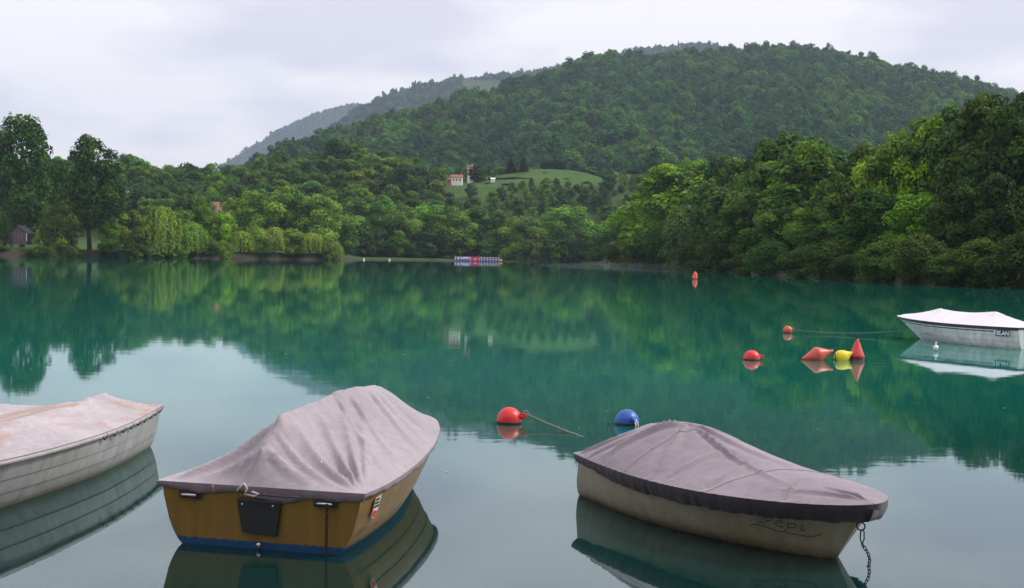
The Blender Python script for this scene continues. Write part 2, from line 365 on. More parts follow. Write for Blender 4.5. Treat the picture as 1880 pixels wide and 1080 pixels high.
def conifer(name, seed, nl, leaf, wide=0.17, zb=0.06, drop=0.35):
    rg = np.random.default_rng(seed); u = rg.random(nl) ** 0.75; u = 1 - u; z = zb + (1 - zb) * u
    lay = np.floor(z * 16 + rg.normal(0, 0.15, nl)); a = rg.uniform(0, 2 * math.pi, nl)
    arms = 0.75 + 0.25 * np.cos(a * 7 + lay * 2.1); R = wide * (1 - u) ** 0.85 * arms * (0.85 + 0.3 * _h(lay, lay * 0, seed)) + 0.006
    r = R * np.sqrt(rg.uniform(0.15, 1, nl)); zz = (lay + 0.5) / 16 + rg.normal(0, 0.014, nl) - r * drop; zz = np.clip(zz, 0.02, 1.0)
    P = np.stack([r * np.cos(a), r * np.sin(a), zz], 1); N = np.stack([np.cos(a) * 0.6, np.sin(a) * 0.6, np.ones(nl) * 0.8], 1) + rg.normal(size=(nl, 3)) * 0.4
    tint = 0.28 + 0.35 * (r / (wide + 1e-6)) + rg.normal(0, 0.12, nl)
    me = crown_mesh(name, P, N, leaf * rg.uniform(0.7, 1.3, nl), tint, rg, elong=1.3)
    mb = MB(); mb.tube([(0, 0, -0.02), (0, 0, 0.5), (0, 0, 1.0)], [0.016, 0.009, 0.002], 6)
    tm = mb.mesh(name + '_trunk', True); tm.materials.append(BARK); return me, tm
def bush(name, seed, nl, nc, leaf):
    return broad(name, seed, nl, nc, leaf, zb=0.02, wide=0.62, top=0.4, cr=(0.13, 0.26), low=0.8)
K = {}
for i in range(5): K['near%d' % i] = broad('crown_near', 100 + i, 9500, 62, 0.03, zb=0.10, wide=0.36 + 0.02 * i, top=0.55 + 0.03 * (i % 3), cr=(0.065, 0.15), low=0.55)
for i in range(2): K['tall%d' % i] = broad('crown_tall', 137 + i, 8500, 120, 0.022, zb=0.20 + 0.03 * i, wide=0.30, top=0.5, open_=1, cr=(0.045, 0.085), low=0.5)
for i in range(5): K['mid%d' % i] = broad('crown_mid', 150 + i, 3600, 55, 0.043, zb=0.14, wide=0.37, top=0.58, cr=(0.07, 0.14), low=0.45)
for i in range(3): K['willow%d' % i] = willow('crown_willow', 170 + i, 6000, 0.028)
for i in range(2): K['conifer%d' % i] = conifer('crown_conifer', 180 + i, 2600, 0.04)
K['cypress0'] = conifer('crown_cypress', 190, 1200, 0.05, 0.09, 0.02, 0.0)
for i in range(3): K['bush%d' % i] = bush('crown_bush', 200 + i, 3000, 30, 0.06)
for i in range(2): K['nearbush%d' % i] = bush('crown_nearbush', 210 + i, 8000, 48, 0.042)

BRIGHT = (0.125, 0.17, 0.022); LIME = (0.10, 0.155, 0.022); GREEN = (0.058, 0.105, 0.02); DEEP = (0.032, 0.062, 0.018); DARK = (0.018, 0.036, 0.013); OLIVE = (0.10, 0.125, 0.03); BLUE = (0.03, 0.062, 0.032); PALE = (0.10, 0.13, 0.045)
def jit(c, s=0.12): return tuple(max(0.004, v * random.uniform(1 - s, 1 + s)) for v in c)
def plant(kind, px, Y, H, w, color, label, group=None, cat='tree', name=None, X=None, z=None):
    """a tree or shrub: H metres tall, crown w metres wide, standing on the ground at column px, distance Y"""
    me, tm = K[kind]
    if X is None: X = (px - 940) / FPX * Y
    if z is None: z = ground_z(940 + FPX * X / Y, Y) - 0.1
    r = empty(name or {'willow': 'willow_tree', 'conif': 'conifer_tree', 'cypre': 'cypress_tree', 'bush0': 'shrub', 'bush1': 'shrub', 'bush2': 'shrub', 'nearb': 'shrub'}.get(kind[:5] if kind[:6] != 'willow' else 'willow', 'broadleaf_tree'), (X, Y, z), random.uniform(0, 6.28))
    base = {'near': 0.78, 'tall': 0.58, 'mid': 0.8, 'will': 0.95, 'coni': 0.34, 'cypr': 0.18, 'bush': 1.3}.get(''.join(ch for ch in kind if not ch.isdigit())[:4], 0.8)
    if kind.startswith('near') and 'bush' in kind: base = 1.3
    s = w / base; r.scale = (s, s, H)
    cr_ = link('crown', me, r); cr_.color = (*jit(color), 1); link('trunk', tm, r)
    tag(r, label, cat, group); return r
def tree_px(kind, px, topy, wpx, Y, color, label, group=None, cat='tree', name=None):
    p = at(px, topy, Y); pxx = 940 + FPX * p.x / Y
    z = ground_z(pxx, Y) - 0.1
    return plant(kind, pxx, Y, max(0.6, p.z - z), wpx / FPX * Y, color, label, group, cat, name, z=z)

def mesh_z(px, Y):
    """height of the terrain sheet as built, so that far trees stand on it"""
    px = np.asarray(px, float); Y = np.asarray(Y, float); ci = np.clip(np.searchsorted(T, px), 1, len(T) - 1); ci = np.where(np.abs(T[ci - 1] - px) < np.abs(T[ci] - px), ci - 1, ci); out_ = np.zeros(len(px))
    for c_ in np.unique(ci):
        m_ = ci == c_; out_[m_] = np.interp(Y[m_], Yg[c_], Zg[c_])
    return out_

# ------------------------------------------------------------------ forest on the mountains (a mass nobody could count)
def forest_object(name, pts, scl, kind, protos, label):
    me = bpy.data.meshes.new(name); me.vertices.add(len(pts)); me.vertices.foreach_set('co', np.asarray(pts, np.float32).ravel())
    for nm, arr, tp in (('scl', scl, 'FLOAT'), ('kind', kind, 'INT')):
        a = me.attributes.new(nm, tp, 'POINT'); a.data.foreach_set('value', np.asarray(arr, np.float32 if tp == 'FLOAT' else np.int32))
    me.update(); o = link(name, me)
    ng = bpy.data.node_groups.new(name, 'GeometryNodeTree'); ng.interface.new_socket('Geometry', in_out='INPUT', socket_type='NodeSocketGeometry'); ng.interface.new_socket('Geometry', in_out='OUTPUT', socket_type='NodeSocketGeometry')
    N = ng.nodes; L = ng.links.new; gi = N.new('NodeGroupInput'); go = N.new('NodeGroupOutput'); jn = N.new('GeometryNodeJoinGeometry'); L(jn.outputs[0], go.inputs[0])
    sa = N.new('GeometryNodeInputNamedAttribute'); sa.data_type = 'FLOAT'; sa.inputs[0].default_value = 'scl'
    ka = N.new('GeometryNodeInputNamedAttribute'); ka.data_type = 'INT'; ka.inputs[0].default_value = 'kind'
    rv = N.new('FunctionNodeRandomValue'); rv.data_type = 'FLOAT_VECTOR'; rv.inputs[0].default_value = (-0.06, -0.06, 0); rv.inputs[1].default_value = (0.06, 0.06, 6.28)
    vsc = N.new('FunctionNodeRandomValue'); vsc.data_type = 'FLOAT_VECTOR'; vsc.inputs[0].default_value = (0.8, 0.8, 0.8); vsc.inputs[1].default_value = (1.25, 1.25, 1.25); vsc.inputs['Seed'].default_value = 5
    sm = N.new('ShaderNodeVectorMath'); sm.operation = 'SCALE'; L(vsc.outputs[0], sm.inputs[0]); L(sa.outputs[0], sm.inputs['Scale'])
    for k, po in enumerate(protos):
        cmp_ = N.new('FunctionNodeCompare'); cmp_.data_type = 'INT'; cmp_.operation = 'EQUAL'; L(ka.outputs[0], cmp_.inputs[2]); cmp_.inputs[3].default_value = k
        oi = N.new('GeometryNodeObjectInfo'); oi.inputs[0].default_value = po; oi.inputs['As Instance'].default_value = True
        ip = N.new('GeometryNodeInstanceOnPoints'); L(gi.outputs[0], ip.inputs['Points']); L(cmp_.outputs[0], ip.inputs['Selection']); L(oi.outputs['Geometry'], ip.inputs['Instance']); L(rv.outputs[0], ip.inputs['Rotation']); L(sm.outputs[0], ip.inputs['Scale'])
        L(ip.outputs[0], jn.inputs[0])
    md = o.modifiers.new('forest', 'NODES'); md.node_group = ng
    tag(o, label, None, None, 'stuff'); return o
protos = []
for i, colr in enumerate([(0.024, 0.068, 0.03), (0.016, 0.054, 0.031), (0.042, 0.09, 0.028), (0.011, 0.033, 0.022), (0.032, 0.05, 0.034)]):
    me, _ = broad('forest_crown_%d' % i, 300 + i, 900, 22, 0.095, zb=0.05, wide=0.44, top=0.5, cr=(0.14, 0.26), low=0.7)
    me.materials.clear(); me.materials.append(leaf_mat(colr)); protos.append(bpy.data.objects.new('forest_proto_%d' % i, me))
me, _ = conifer('forest_crown_conifer', 320, 500, 0.1, 0.2); me.materials.clear(); me.materials.append(leaf_mat((0.02, 0.04, 0.022))); protos.append(bpy.data.objects.new('forest_proto_conifer', me))
def forest(name, px0, px1, y0, y1, sp, hs, label, cond, seed, con=0.04):
    rg = np.random.default_rng(seed); pts = []
    Y = y0
    PXs, Ys = [], []
    while Y < y1:
        st = sp / Y * FPX; p = np.arange(px0, px1, st); p = p + rg.uniform(-0.45, 0.45, len(p)) * st; PXs.append(p); Ys.append(Y + rg.uniform(-0.5, 0.5, len(p)) * sp); Y += sp
    P = np.concatenate(PXs); Yv = np.concatenate(Ys); ok = cond(P, Yv); P, Yv = P[ok], Yv[ok]
    Z = mesh_z(P, Yv); X = (P - 940) / FPX * Yv
    big = fbm(X / 120, Yv / 120, seed); v_ = fbm(X / 55, Yv / 80, seed + 3) + rg.normal(0, 0.16, len(P)); kind = np.array([3, 1, 0, 2, 4])[np.searchsorted(np.quantile(v_, [0.2, 0.47, 0.76, 0.92]), v_)]
    conp = con * np.clip((big - 0.40) * 12, 0.15, 3.0); kind = np.where(rg.random(len(P)) < conp, 5, kind)
    scl = np.clip(rg.lognormal(-0.06, 0.36, len(P)), 0.45, 1.8) * hs * (0.8 + 0.5 * fbm(X / 60, Yv / 60, seed + 7)) * np.where(kind == 5, 1.15, 1)
    return forest_object(name, np.stack([X, Yv, Z - 0.12 * hs], 1), scl, kind, protos, label)
wood_protos = []
for i, colr in enumerate([(0.032, 0.062, 0.018), (0.058, 0.105, 0.02), (0.045, 0.078, 0.024), (0.03, 0.062, 0.032), (0.07, 0.10, 0.025)]):
    me = K['mid%d' % i][0].copy(); me.materials.clear(); me.materials.append(leaf_mat(colr)); wood_protos.append(bpy.data.objects.new('wood_proto_%d' % i, me))
def wood_mass(name, n, px0, px1, y0, y1, h0, h1, label, seed, gap, cond=None):
    rg = random.Random(seed); done = []; px = []
    for _ in range(n * 40):
        if len(done) >= n: break
        p = rg.uniform(px0, px1); Y = rg.uniform(y0, y1); X = (p - 940) / FPX * Y
        if cond and not cond(p, Y): continue
        if any((X - a) ** 2 + (Y - b) ** 2 < gap * gap for a, b in done): continue
        done.append((X, Y)); px.append(p)
    D = np.array(done); Z = height(np.array(px), D[:, 1]) - 0.3; r2 = np.random.default_rng(seed)
    return forest_object(name, np.stack([D[:, 0], D[:, 1], Z], 1), r2.uniform(h0, h1, len(D)), r2.choice(5, len(D), p=[0.35, 0.15, 0.2, 0.2, 0.1]), wood_protos, label)
def not_past(tab, m=25): return lambda p, y: y < crest(p, tab)[0] + m
forest('mountain_forest', 330, 2060, 665, 1540, 5.7, 8.6, 'dense mixed forest covering the near green mountain', lambda p, y: (y < crest(p, M1)[0] + 25) & ((y > 730) | (p > 1150) | (p < 820)) & (height(p, y) > 0), 41, 0.005)
forest('ridge_forest', 520, 1420, 2640, 3290, 8.5, 8.5, 'hazy conifers and beeches on the ridge behind the mountain', lambda p, y: (y < crest(p, M2)[0] + 25) & (y > 2400) & ~((np.abs(p - 905) < 60) & (np.abs(y - 3060) < 70)), 42, 0.07)
forest('far_ridge_forest', 290, 760, 4550, 5250, 11.0, 10, 'blue hazy forest on the farthest ridge sloping to the left', not_past(M3), 43, 0.05)

# ------------------------------------------------------------------ trees one can tell apart
# left shore
tree_px('tall0', 42, 208, 135, 316, (0.026, 0.05, 0.018), 'tall dark tree at the left edge of the photo, taller than its neighbour')
tree_px('tall1', 166, 246, 122, 303, (0.028, 0.055, 0.018), 'tall dark tree with a long bare trunk standing alone beside the left shore')
tree_px('mid3', 10, 330, 120, 345, DEEP, 'leafy tree behind the wooden hut at the left edge')
tree_px('near1', 115, 360, 66, 297, (0.05, 0.075, 0.02), 'slender olive tree with dark trunk beside the orange roofed house')
tree_px('bush0', 80, 415, 34, 298, BRIGHT, 'small yellow green tree between the hut and the orange roofed house')
tree_px('willow0', -8, 385, 56, 300, (0.04, 0.058, 0.02), 'dark drooping tree in front of the wooden hut')
tree_px('mid0', 75, 372, 70, 350, GREEN, 'green tree above the roof of the orange roofed house')
tree_px('near2', 200, 404, 42, 302, (0.075, 0.105, 0.025), 'small light green tree just right of the tall bare trunk')
tree_px('near4', 242, 386, 62, 306, OLIVE, 'airy olive green tree with dark stem on the left bank')
tree_px('willow1', 295, 378, 84, 310, (0.105, 0.135, 0.03), 'large yellow green willow on the left bank, widest of its group')
tree_px('willow2', 352, 408, 66, 316, (0.095, 0.13, 0.03), 'round yellow green willow at the end of the left bank')
tree_px('near0', 371, 364, 52, 330, (0.075, 0.115, 0.025), 'upright green tree rising behind the round willow')
tree_px('near3', 405, 388, 54, 332, (0.09, 0.13, 0.03), 'light green tree beside the row of willows')
tree_px('mid1', 430, 366, 62, 395, (0.055, 0.09, 0.03), 'grey green tree standing behind the first willow of the row')
tree_px('mid2', 330, 385, 50, 350, GREEN, 'mid green tree between the two yellow green willows')
for k, (x, y, w) in enumerate([(441, 424, 52), (471, 421, 50), (503, 417, 56), (537, 419, 52), (570, 427, 50), (597, 437, 42)]):
    tree_px(['willow0', 'nearbush1', 'willow1', 'near2', 'willow2', 'nearbush0'][k], x, y, w * 1.1, 336 + k * 2.4, (0.10, 0.13, 0.035), ['leftmost', 'second', 'third', 'fourth', 'fifth', 'last'][k] + ' willow from the left in the row hanging over the water', 'willows in a row at the shore', name='willow_tree')
tree_px('willow1', 617, 443, 32, 351, (0.085, 0.10, 0.03), 'small separate willow at the right end of the willow row')
for k, (x, y, w, d, c, l) in enumerate([(72, 453, 60, 289.5, DEEP, 'dark shrub on the bank below the small yellow green tree'), (112, 450, 66, 290.5, (0.04, 0.055, 0.02), 'brownish dark shrub on the bank below the orange roofed house'), (-6, 452, 40, 288, DARK, 'dark shrub at the left edge above the water'),
        (205, 448, 46, 301, DARK, 'low dark shrub at the foot of the small light green tree'), (262, 452, 40, 303, DEEP, 'low shrub between the olive tree and the big willow'), (322, 448, 44, 311, GREEN, 'green shrub between two willows at the end of the bank'),
        (385, 440, 48, 318, (0.05, 0.07, 0.025), 'shrub at the foot of the upright green tree'), (412, 446, 44, 322, OLIVE, 'olive shrub left of the willow row'), (140, 458, 40, 296, DARK, 'low dark scrub at the foot of the tall bare trunk')]):
    tree_px('nearbush%d' % (k % 2), x, y, w, d, c, l, 'shrubs on the left bank', 'shrub')
# tall light trees behind the willows
for k, (x, y, w, d, l) in enumerate([(470, 352, 88, 385, 'left one of three tall light green trees behind the willows'), (528, 342, 104, 392, 'middle and tallest of three light green trees behind the willows'), (583, 357, 86, 388, 'right one of three tall light green trees behind the willows')]):
    tree_px('near%d' % (k + 1), x, y, w, d, (0.105, 0.155, 0.035), l, 'light green trees behind the willows')
# row along the far shore
row = [(655, 366, 84), (700, 361, 84), (742, 376, 74), (786, 374, 84), (832, 379, 78), (874, 381, 92), (922, 386, 66), (966, 396, 74), (1045, 377, 100)]
for k, (x, y, w) in enumerate(row):
    tree_px('near%d' % (k % 5), x, y, w, 462 + (k * 7) % 12, (0.072, 0.12, 0.03) if k not in (8, 7) else (0.07, 0.11, 0.035),
            ('%s tree from the left in the row along the far shore' % ['first', 'second', 'third', 'fourth', 'fifth', 'sixth', 'seventh', 'eighth'][k]) if k < 8 else 'broad light green tree right of the far shore row', 'trees along the far shore')
for k, (x, y, w, d, c) in enumerate([(645, 420, 60, 440, DARK), (680, 432, 55, 452, DARK), (722, 440, 50, 456, DEEP), (760, 446, 30, 458, DEEP), (800, 438, 40, 468, DARK), (862, 440, 44, 470, DARK), (905, 440, 56, 461, DEEP), (942, 436, 56, 460, GREEN), (985, 430, 70, 459, (0.07, 0.09, 0.03)),
        (1022, 420, 66, 458, DEEP), (1062, 425, 70, 460, DEEP), (1092, 416, 60, 464, GREEN), (1098, 440, 56, 456, DEEP), (1130, 430, 80, 455, DEEP)]):
    tree_px('bush%d' % (k % 3), x, y, w, d, c, '%s shrub in the undergrowth %s' % ({DARK: 'very dark', DEEP: 'dark', GREEN: 'mid green'}.get(c, 'olive'), ['right beside the last willow', 'below the first two trees of the far shore row', 'below the third tree of the far shore row', 'between the third and fourth trees of the row', 'below the fourth tree of the far shore row', 'just behind the floating stage', 'right of the floating stage', 'below the seventh tree of the row', 'below the eighth tree of the row', 'left below the broad light green tree', 'right below the broad light green tree', 'behind the tip of the right bank', 'at the water behind the tip of the right bank', 'hidden beyond the tip of the right bank'][k]), 'shrubs along the far shore', 'shrub')
# meadow hill: trees round the white houses
tree_px('mid1', 877, 303, 42, 622, DARK, 'dark round tree hiding the white tower on the hill')
tree_px('mid2', 856, 308, 26, 640, GREEN, 'green tree left of the white tower on the hill')
for k, (x, y) in enumerate([(891, 327), (898, 325), (906, 322), (912, 328)]):
    tree_px('cypress0', x, y, 6, 630, DARK, ['leftmost', 'second', 'third', 'rightmost'][k] + ' dark cypress in the small row beside the hilltop tree', 'cypresses on the hill')
tree_px('mid4', 918, 307, 36, 655, OLIVE, 'light yellow green tree left of the two tall conifers on the hill')
tree_px('conifer0', 938, 292, 30, 650, DARK, 'wide dark conifer on the hill, left one of the tall pair')
tree_px('conifer1', 961, 292, 26, 648, (0.024, 0.045, 0.02), 'pointed dark conifer at the edge of the meadow, right one of the tall pair')
tree_px('bush0', 920, 328, 36, 628, PALE, 'pale hedge shrub below the light hilltop tree', None, 'shrub'); tree_px('bush1', 945, 328, 44, 626, DEEP, 'dark hedge shrub below the tall conifers on the hill', None, 'shrub')
tree_px('bush2', 982, 309, 30, 672, GREEN, 'low green tree on the meadow crest beside the pointed conifer')
for k in range(8):
    tree_px('conifer%d' % (k % 2), 996 + k * 5.6, 292 + (k * 5) % 4, 13, 676 + (k * 13) % 9, (0.012, 0.022, 0.014), 'dark conifer in the close row on top of the meadow', 'row of conifers on the meadow crest')
tree_px('mid0', 1056, 299, 24, 684, DARK, 'dark upright tree right of the conifer row on the meadow'); tree_px('mid3', 1070, 306, 16, 690, DARK, 'small dark tree touching the dark upright meadow tree')
tree_px('mid4', 1084, 307, 34, 680, (0.075, 0.085, 0.03), 'round olive tree on the right shoulder of the meadow'); tree_px('bush1', 1106, 318, 24, 682, DEEP, 'low dark tree right of the round olive meadow tree')
tree_px('mid1', 1152, 312, 52, 640, (0.02, 0.038, 0.018), 'broad dark tree at the right end of the meadow'); tree_px('conifer1', 1136, 318, 20, 630, DARK, 'dark conifer at the right end of the meadow')
tree_px('mid2', 1178, 318, 50, 650, DEEP, 'dark green tree behind the big yellow green tree on the right bank')
# knoll: a few that stand out
tree_px('mid0', 612, 254, 46, 585, DARK, 'dark round tree on the very top of the wooded knoll')
tree_px('mid1', 655, 262, 44, 590, DEEP, 'green tree next to the dark top tree of the knoll'); tree_px('mid4', 712, 290, 62, 570, (0.12, 0.13, 0.035), 'yellowish broad tree on the right flank of the knoll')
tree_px('mid2', 740, 304, 66, 545, DARK, 'very dark dense tree in front of the yellowish tree on the knoll'); tree_px('mid3', 690, 318, 56, 540, DEEP, 'dark tree left of the very dark one on the knoll'); tree_px('mid0', 640, 292, 60, 560, GREEN, 'mid green crown below the top of the knoll')
tree_px('mid3', 515, 278, 52, 575, DEEP, 'dark tree standing up from the left shoulder of the knoll'); tree_px('mid1', 480, 287, 46, 575, GREEN, 'green tree at the left end of the knoll crest')
for k, (x, y, w, d, c) in enumerate([(965, 333, 22, 618, DEEP), (1010, 336, 16, 610, GREEN), (1040, 330, 14, 628, GREEN), (1075, 333, 20, 618, DEEP), (1110, 335, 26, 612, DEEP), (1000, 326, 10, 640, OLIVE), (895, 346, 18, 590, DEEP), (868, 350, 20, 578, GREEN), (930, 347, 22, 584, DEEP)]):
    tree_px('bush%d' % (k % 3), x, y, w, d, c, ['dark bush on the meadow below the pointed conifer', 'small green bush low in the middle of the meadow', 'small green bush in the upper right of the meadow', 'dark bush on the meadow below the dark upright tree', 'dark bush at the right edge of the meadow', 'tiny olive bush in the middle of the meadow', 'dark bush on the grass below the cypresses', 'green bush on the grass below the tower', 'dark bush beside the meadow track'][k], 'bushes on the meadow', 'shrub')
# the wood on the knoll and the low hill, the scrub below the meadow
def scatter(n, px0, px1, y0, y1, h0, h1, kinds, cols, label, group, seed, gap, cond=None, cat='tree', wf=(0.75, 1.0)):
    rg = random.Random(seed); done = []
    for _ in range(n * 40):
        if len(done) >= n: break
        p = rg.uniform(px0, px1); Y = rg.uniform(y0, y1); X = (p - 940) / FPX * Y
        if cond and not cond(p, Y): continue
        if any((X - a) ** 2 + (Y - b) ** 2 < gap * gap for a, b in done): continue
        done.append((X, Y)); H = rg.uniform(h0, h1)
        plant(rg.choice(kinds), p, Y, H, H * rg.uniform(*wf), (cc := rg.choice(cols)), label(p, Y, cc) if callable(label) else label, group, cat, X=X)
mids = ['mid0', 'mid1', 'mid2', 'mid3', 'mid4']
wood = [DEEP, DEEP, GREEN, (0.045, 0.078, 0.024), BLUE, (0.04, 0.07, 0.02), (0.06, 0.075, 0.028), (0.07, 0.10, 0.025)]
SHADE = {(0.07, 0.10, 0.025): 'yellow green', (0.06, 0.075, 0.028): 'brownish green', DARK: 'very dark', DEEP: 'dark green', GREEN: 'mid green', BLUE: 'bluish green', LIME: 'light green', PALE: 'pale green'}
def knoll_label(p, Y, c):
    side = 'far left shoulder' if p < 475 else 'left shoulder' if p < 530 else 'left half' if p < 585 else 'middle' if p < 635 else 'right half' if p < 690 else 'right flank' if p < 745 else 'far right flank'
    return '%s tree in the wood, %s of the knoll, %s' % (SHADE.get(c, 'olive green'), side, 'near its crest' if Y > 570 else 'high up' if Y > 540 else 'halfway up' if Y > 510 else 'low down' if Y > 480 else 'near its foot')
scatter(135, 420, 800, 452, 600, 10, 15, mids, wood, knoll_label, 'trees of the wood on the knoll', 1, 6.5)
wood_mass('hillside_wood', 170, -40, 430, 455, 590, 10, 15, 'dense green wood covering the low hill behind the left shore', 2, 7.0, lambda p, Y: not (215 < p < 255 and Y < 560))
scatter(26, 150, 430, 572, 600, 8, 14, mids, [DARK, DEEP, BLUE], 'dark tree on the crest of the low left hill against the sky', 'trees on the crest of the low hill', 3, 9.0)
scatter(20, -30, 420, 370, 450, 6, 10, mids, [GREEN, LIME, (0.06, 0.09, 0.03), PALE], lambda p, Y, c: '%s tree in the fields %s' % (SHADE.get(c, 'olive green'), 'behind the hut and the two tall dark trees' if p < 220 else 'behind the willows of the left bank'), 'trees in the left fields', 4, 9.0, lambda p, Y: not (130 < p < 250 and Y < 430))
scatter(46, 780, 1180, 500, 562, 5, 9, mids, [DEEP, GREEN, (0.05, 0.085, 0.028), BLUE, (0.06, 0.10, 0.03)], lambda p, Y, c: '%s tree on the slope below the %s of the meadow' % (SHADE.get(c, 'olive green'), 'houses' if p < 870 else 'left end' if p < 930 else 'middle' if p < 1000 else 'right half' if p < 1080 else 'right end'), 'trees on the slope below the meadow', 5, 7.0)
scatter(110, 800, 1180, 545, 592, 2.0, 4.2, ['bush0', 'bush1', 'bush2'], [DEEP, GREEN, (0.07, 0.11, 0.03), (0.045, 0.08, 0.03)], lambda p, Y, c: '%s round bush %s on the slope below the %s' % (SHADE.get(c, 'light olive' if c[0] > 0.06 else 'olive green'), 'high' if Y > 568 else 'midway' if Y > 556 else 'low', 'white houses' if p < 900 else 'tall pair of conifers' if p < 960 else 'close row of conifers' if p < 1040 else 'round olive meadow tree' if p < 1110 else 'right end of the meadow'), 'bushes below the meadow track', 6, 4.2, lambda p, Y: not (p < 930 and Y > 548) and Y < 580, 'shrub', (0.9, 1.3))
scatter(40, 430, 640, 395, 455, 7, 12, mids, [GREEN, (0.06, 0.09, 0.03), DEEP], 'green tree on the lower slope behind the light trees', 'trees on the lower knoll slope', 7, 8.0)
wood_mass('thicket', 60, 660, 1150, 474, 520, 6, 12, 'dark thicket behind the row of trees along the far shore', 8, 6.0)
# right bank
RB = [
 (1236, 303, 200, 284, (0.105, 0.155, 0.02), 'near1', 'big round yellow green tree at the tip of the right bank'),
 (1172, 372, 116, 318, (0.095, 0.12, 0.022), 'near4', 'leaning olive green tree overhanging the water at the tip of the right bank'),
 (1300, 345, 110, 262, (0.06, 0.095, 0.02), 'near2', 'green tree right of the big yellow green one'),
 (1345, 288, 86, 262, (0.085, 0.11, 0.03), 'tall0', 'thin airy tree poking above the right bank canopy'),
 (1412, 266, 100, 205, (0.045, 0.08, 0.018), 'near0', 'dark green tree with a pointed top right of the airy one'),
 (1450, 296, 80, 212, (0.05, 0.09, 0.02), 'near3', 'green tree in the dip between two pointed trees on the right bank'),
 (1492, 262, 116, 186, (0.075, 0.125, 0.02), 'near1', 'bright green tree with a tall rounded top in the middle of the right bank'),
 (1592, 270, 108, 172, (0.025, 0.05, 0.015), 'near4', 'dark tree in the dip right of the bright green one'),
 (1648, 240, 112, 152, (0.085, 0.13, 0.02), 'near2', 'bright yellow green tree stepping up towards the right edge'),
 (1716, 222, 124, 150, (0.09, 0.125, 0.02), 'near0', 'broad bright tree with lit crown high on the right bank'),
 (1768, 224, 140, 146, (0.04, 0.065, 0.017), 'near3', 'dark green tree left of the tallest trees at the right edge'),
 (1812, 174, 168, 140, (0.034, 0.06, 0.016), 'near1', 'tall dark tree near the right edge of the photo'),
 (1878, 162, 180, 132, (0.022, 0.04, 0.013), 'near4', 'very dark tall tree cut by the right edge of the photo'),
 (1960, 165, 150, 128, (0.025, 0.045, 0.014), 'near0', 'dark tree just past the right edge'),
 (1540, 318, 110, 162, (0.03, 0.056, 0.016), 'near2', 'shaded tree below the dip in the right bank canopy'),
 (1365, 372, 110, 206, (0.035, 0.065, 0.018), 'near3', 'shaded green tree in the lower right bank left of centre'),
 (1440, 380, 120, 176, (0.038, 0.07, 0.018), 'near1', 'dark leafy tree below the pointed green tree'),
 (1500, 372, 110, 160, (0.05, 0.088, 0.02), 'near4', 'leafy tree with lit boughs below the tall rounded top'),
 (1600, 352, 120, 142, (0.028, 0.052, 0.016), 'near0', 'deeply shaded tree in the middle of the right bank'),
 (1690, 355, 130, 132, (0.07, 0.115, 0.02), 'near3', 'tree with bright lit boughs low on the right bank'),
 (1770, 330, 120, 126, (0.024, 0.044, 0.014), 'near2', 'dark shaded tree with drooping boughs below the tallest trees'),
 (1840, 320, 120, 122, (0.022, 0.04, 0.013), 'near1', 'dark shaded tree low at the right edge'),
]
for (x, y, w, d, c, k, l) in RB: tree_px(k, x, y, w, d, c, l, 'trees on the right bank')
RS = [(1140, 440, 70, 326, (0.07, 0.085, 0.02), 'olive shrub touching the water at the tip of the right bank'), (1185, 425, 90, 300, (0.055, 0.085, 0.02), 'shrub at the water below the big yellow green tree'),
 (1228, 400, 84, 274, (0.04, 0.07, 0.02), 'dark shrub under the big yellow green tree'), (1252, 385, 70, 262, (0.10, 0.12, 0.05), 'pale green bush in front of the big yellow green tree'), (1282, 440, 80, 244, (0.045, 0.075, 0.018), 'shrub over the water behind the red marker buoy'),
 (1330, 430, 90, 222, (0.035, 0.06, 0.016), 'dark shrub right of the red marker buoy'), (1372, 462, 74, 200, (0.06, 0.065, 0.025), 'brownish low shrub at the right bank waterline'), (1415, 440, 90, 180, (0.04, 0.072, 0.018), 'shrub over the water below the pointed green tree'),
 (1470, 455, 84, 160, (0.055, 0.095, 0.02), 'low bright shrub over the water in the middle of the right bank'), (1520, 440, 96, 149, (0.04, 0.066, 0.018), 'wide shrub over the water below the lit boughs'), (1572, 462, 86, 138, (0.03, 0.054, 0.015), 'dark low shrub at the right bank waterline'),
 (1625, 440, 100, 131, (0.055, 0.09, 0.02), 'leafy shrub left of the bright lit boughs'), (1690, 430, 110, 122, (0.04, 0.066, 0.017), 'big shrub below the bright lit boughs'), (1752, 462, 100, 117, (0.032, 0.055, 0.016), 'dark shrub over the water left of the white boat'),
 (1812, 440, 110, 112, (0.05, 0.075, 0.022), 'shrub over the water above the white boat'), (1880, 430, 120, 108, (0.025, 0.042, 0.014), 'dark shrub at the right edge above the white boat')]
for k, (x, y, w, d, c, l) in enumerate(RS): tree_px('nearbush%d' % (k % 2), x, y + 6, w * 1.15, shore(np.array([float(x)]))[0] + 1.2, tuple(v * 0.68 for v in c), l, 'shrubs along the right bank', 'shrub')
wood_mass('bank_wood', 40, 1180, 2000, 150, 340, 11, 17, 'shaded wood behind the front trees of the right bank', 12, 8, lambda p, Y: shore(np.array([p]))[0] + 22 < Y < shore(np.array([p]))[0] + 90)

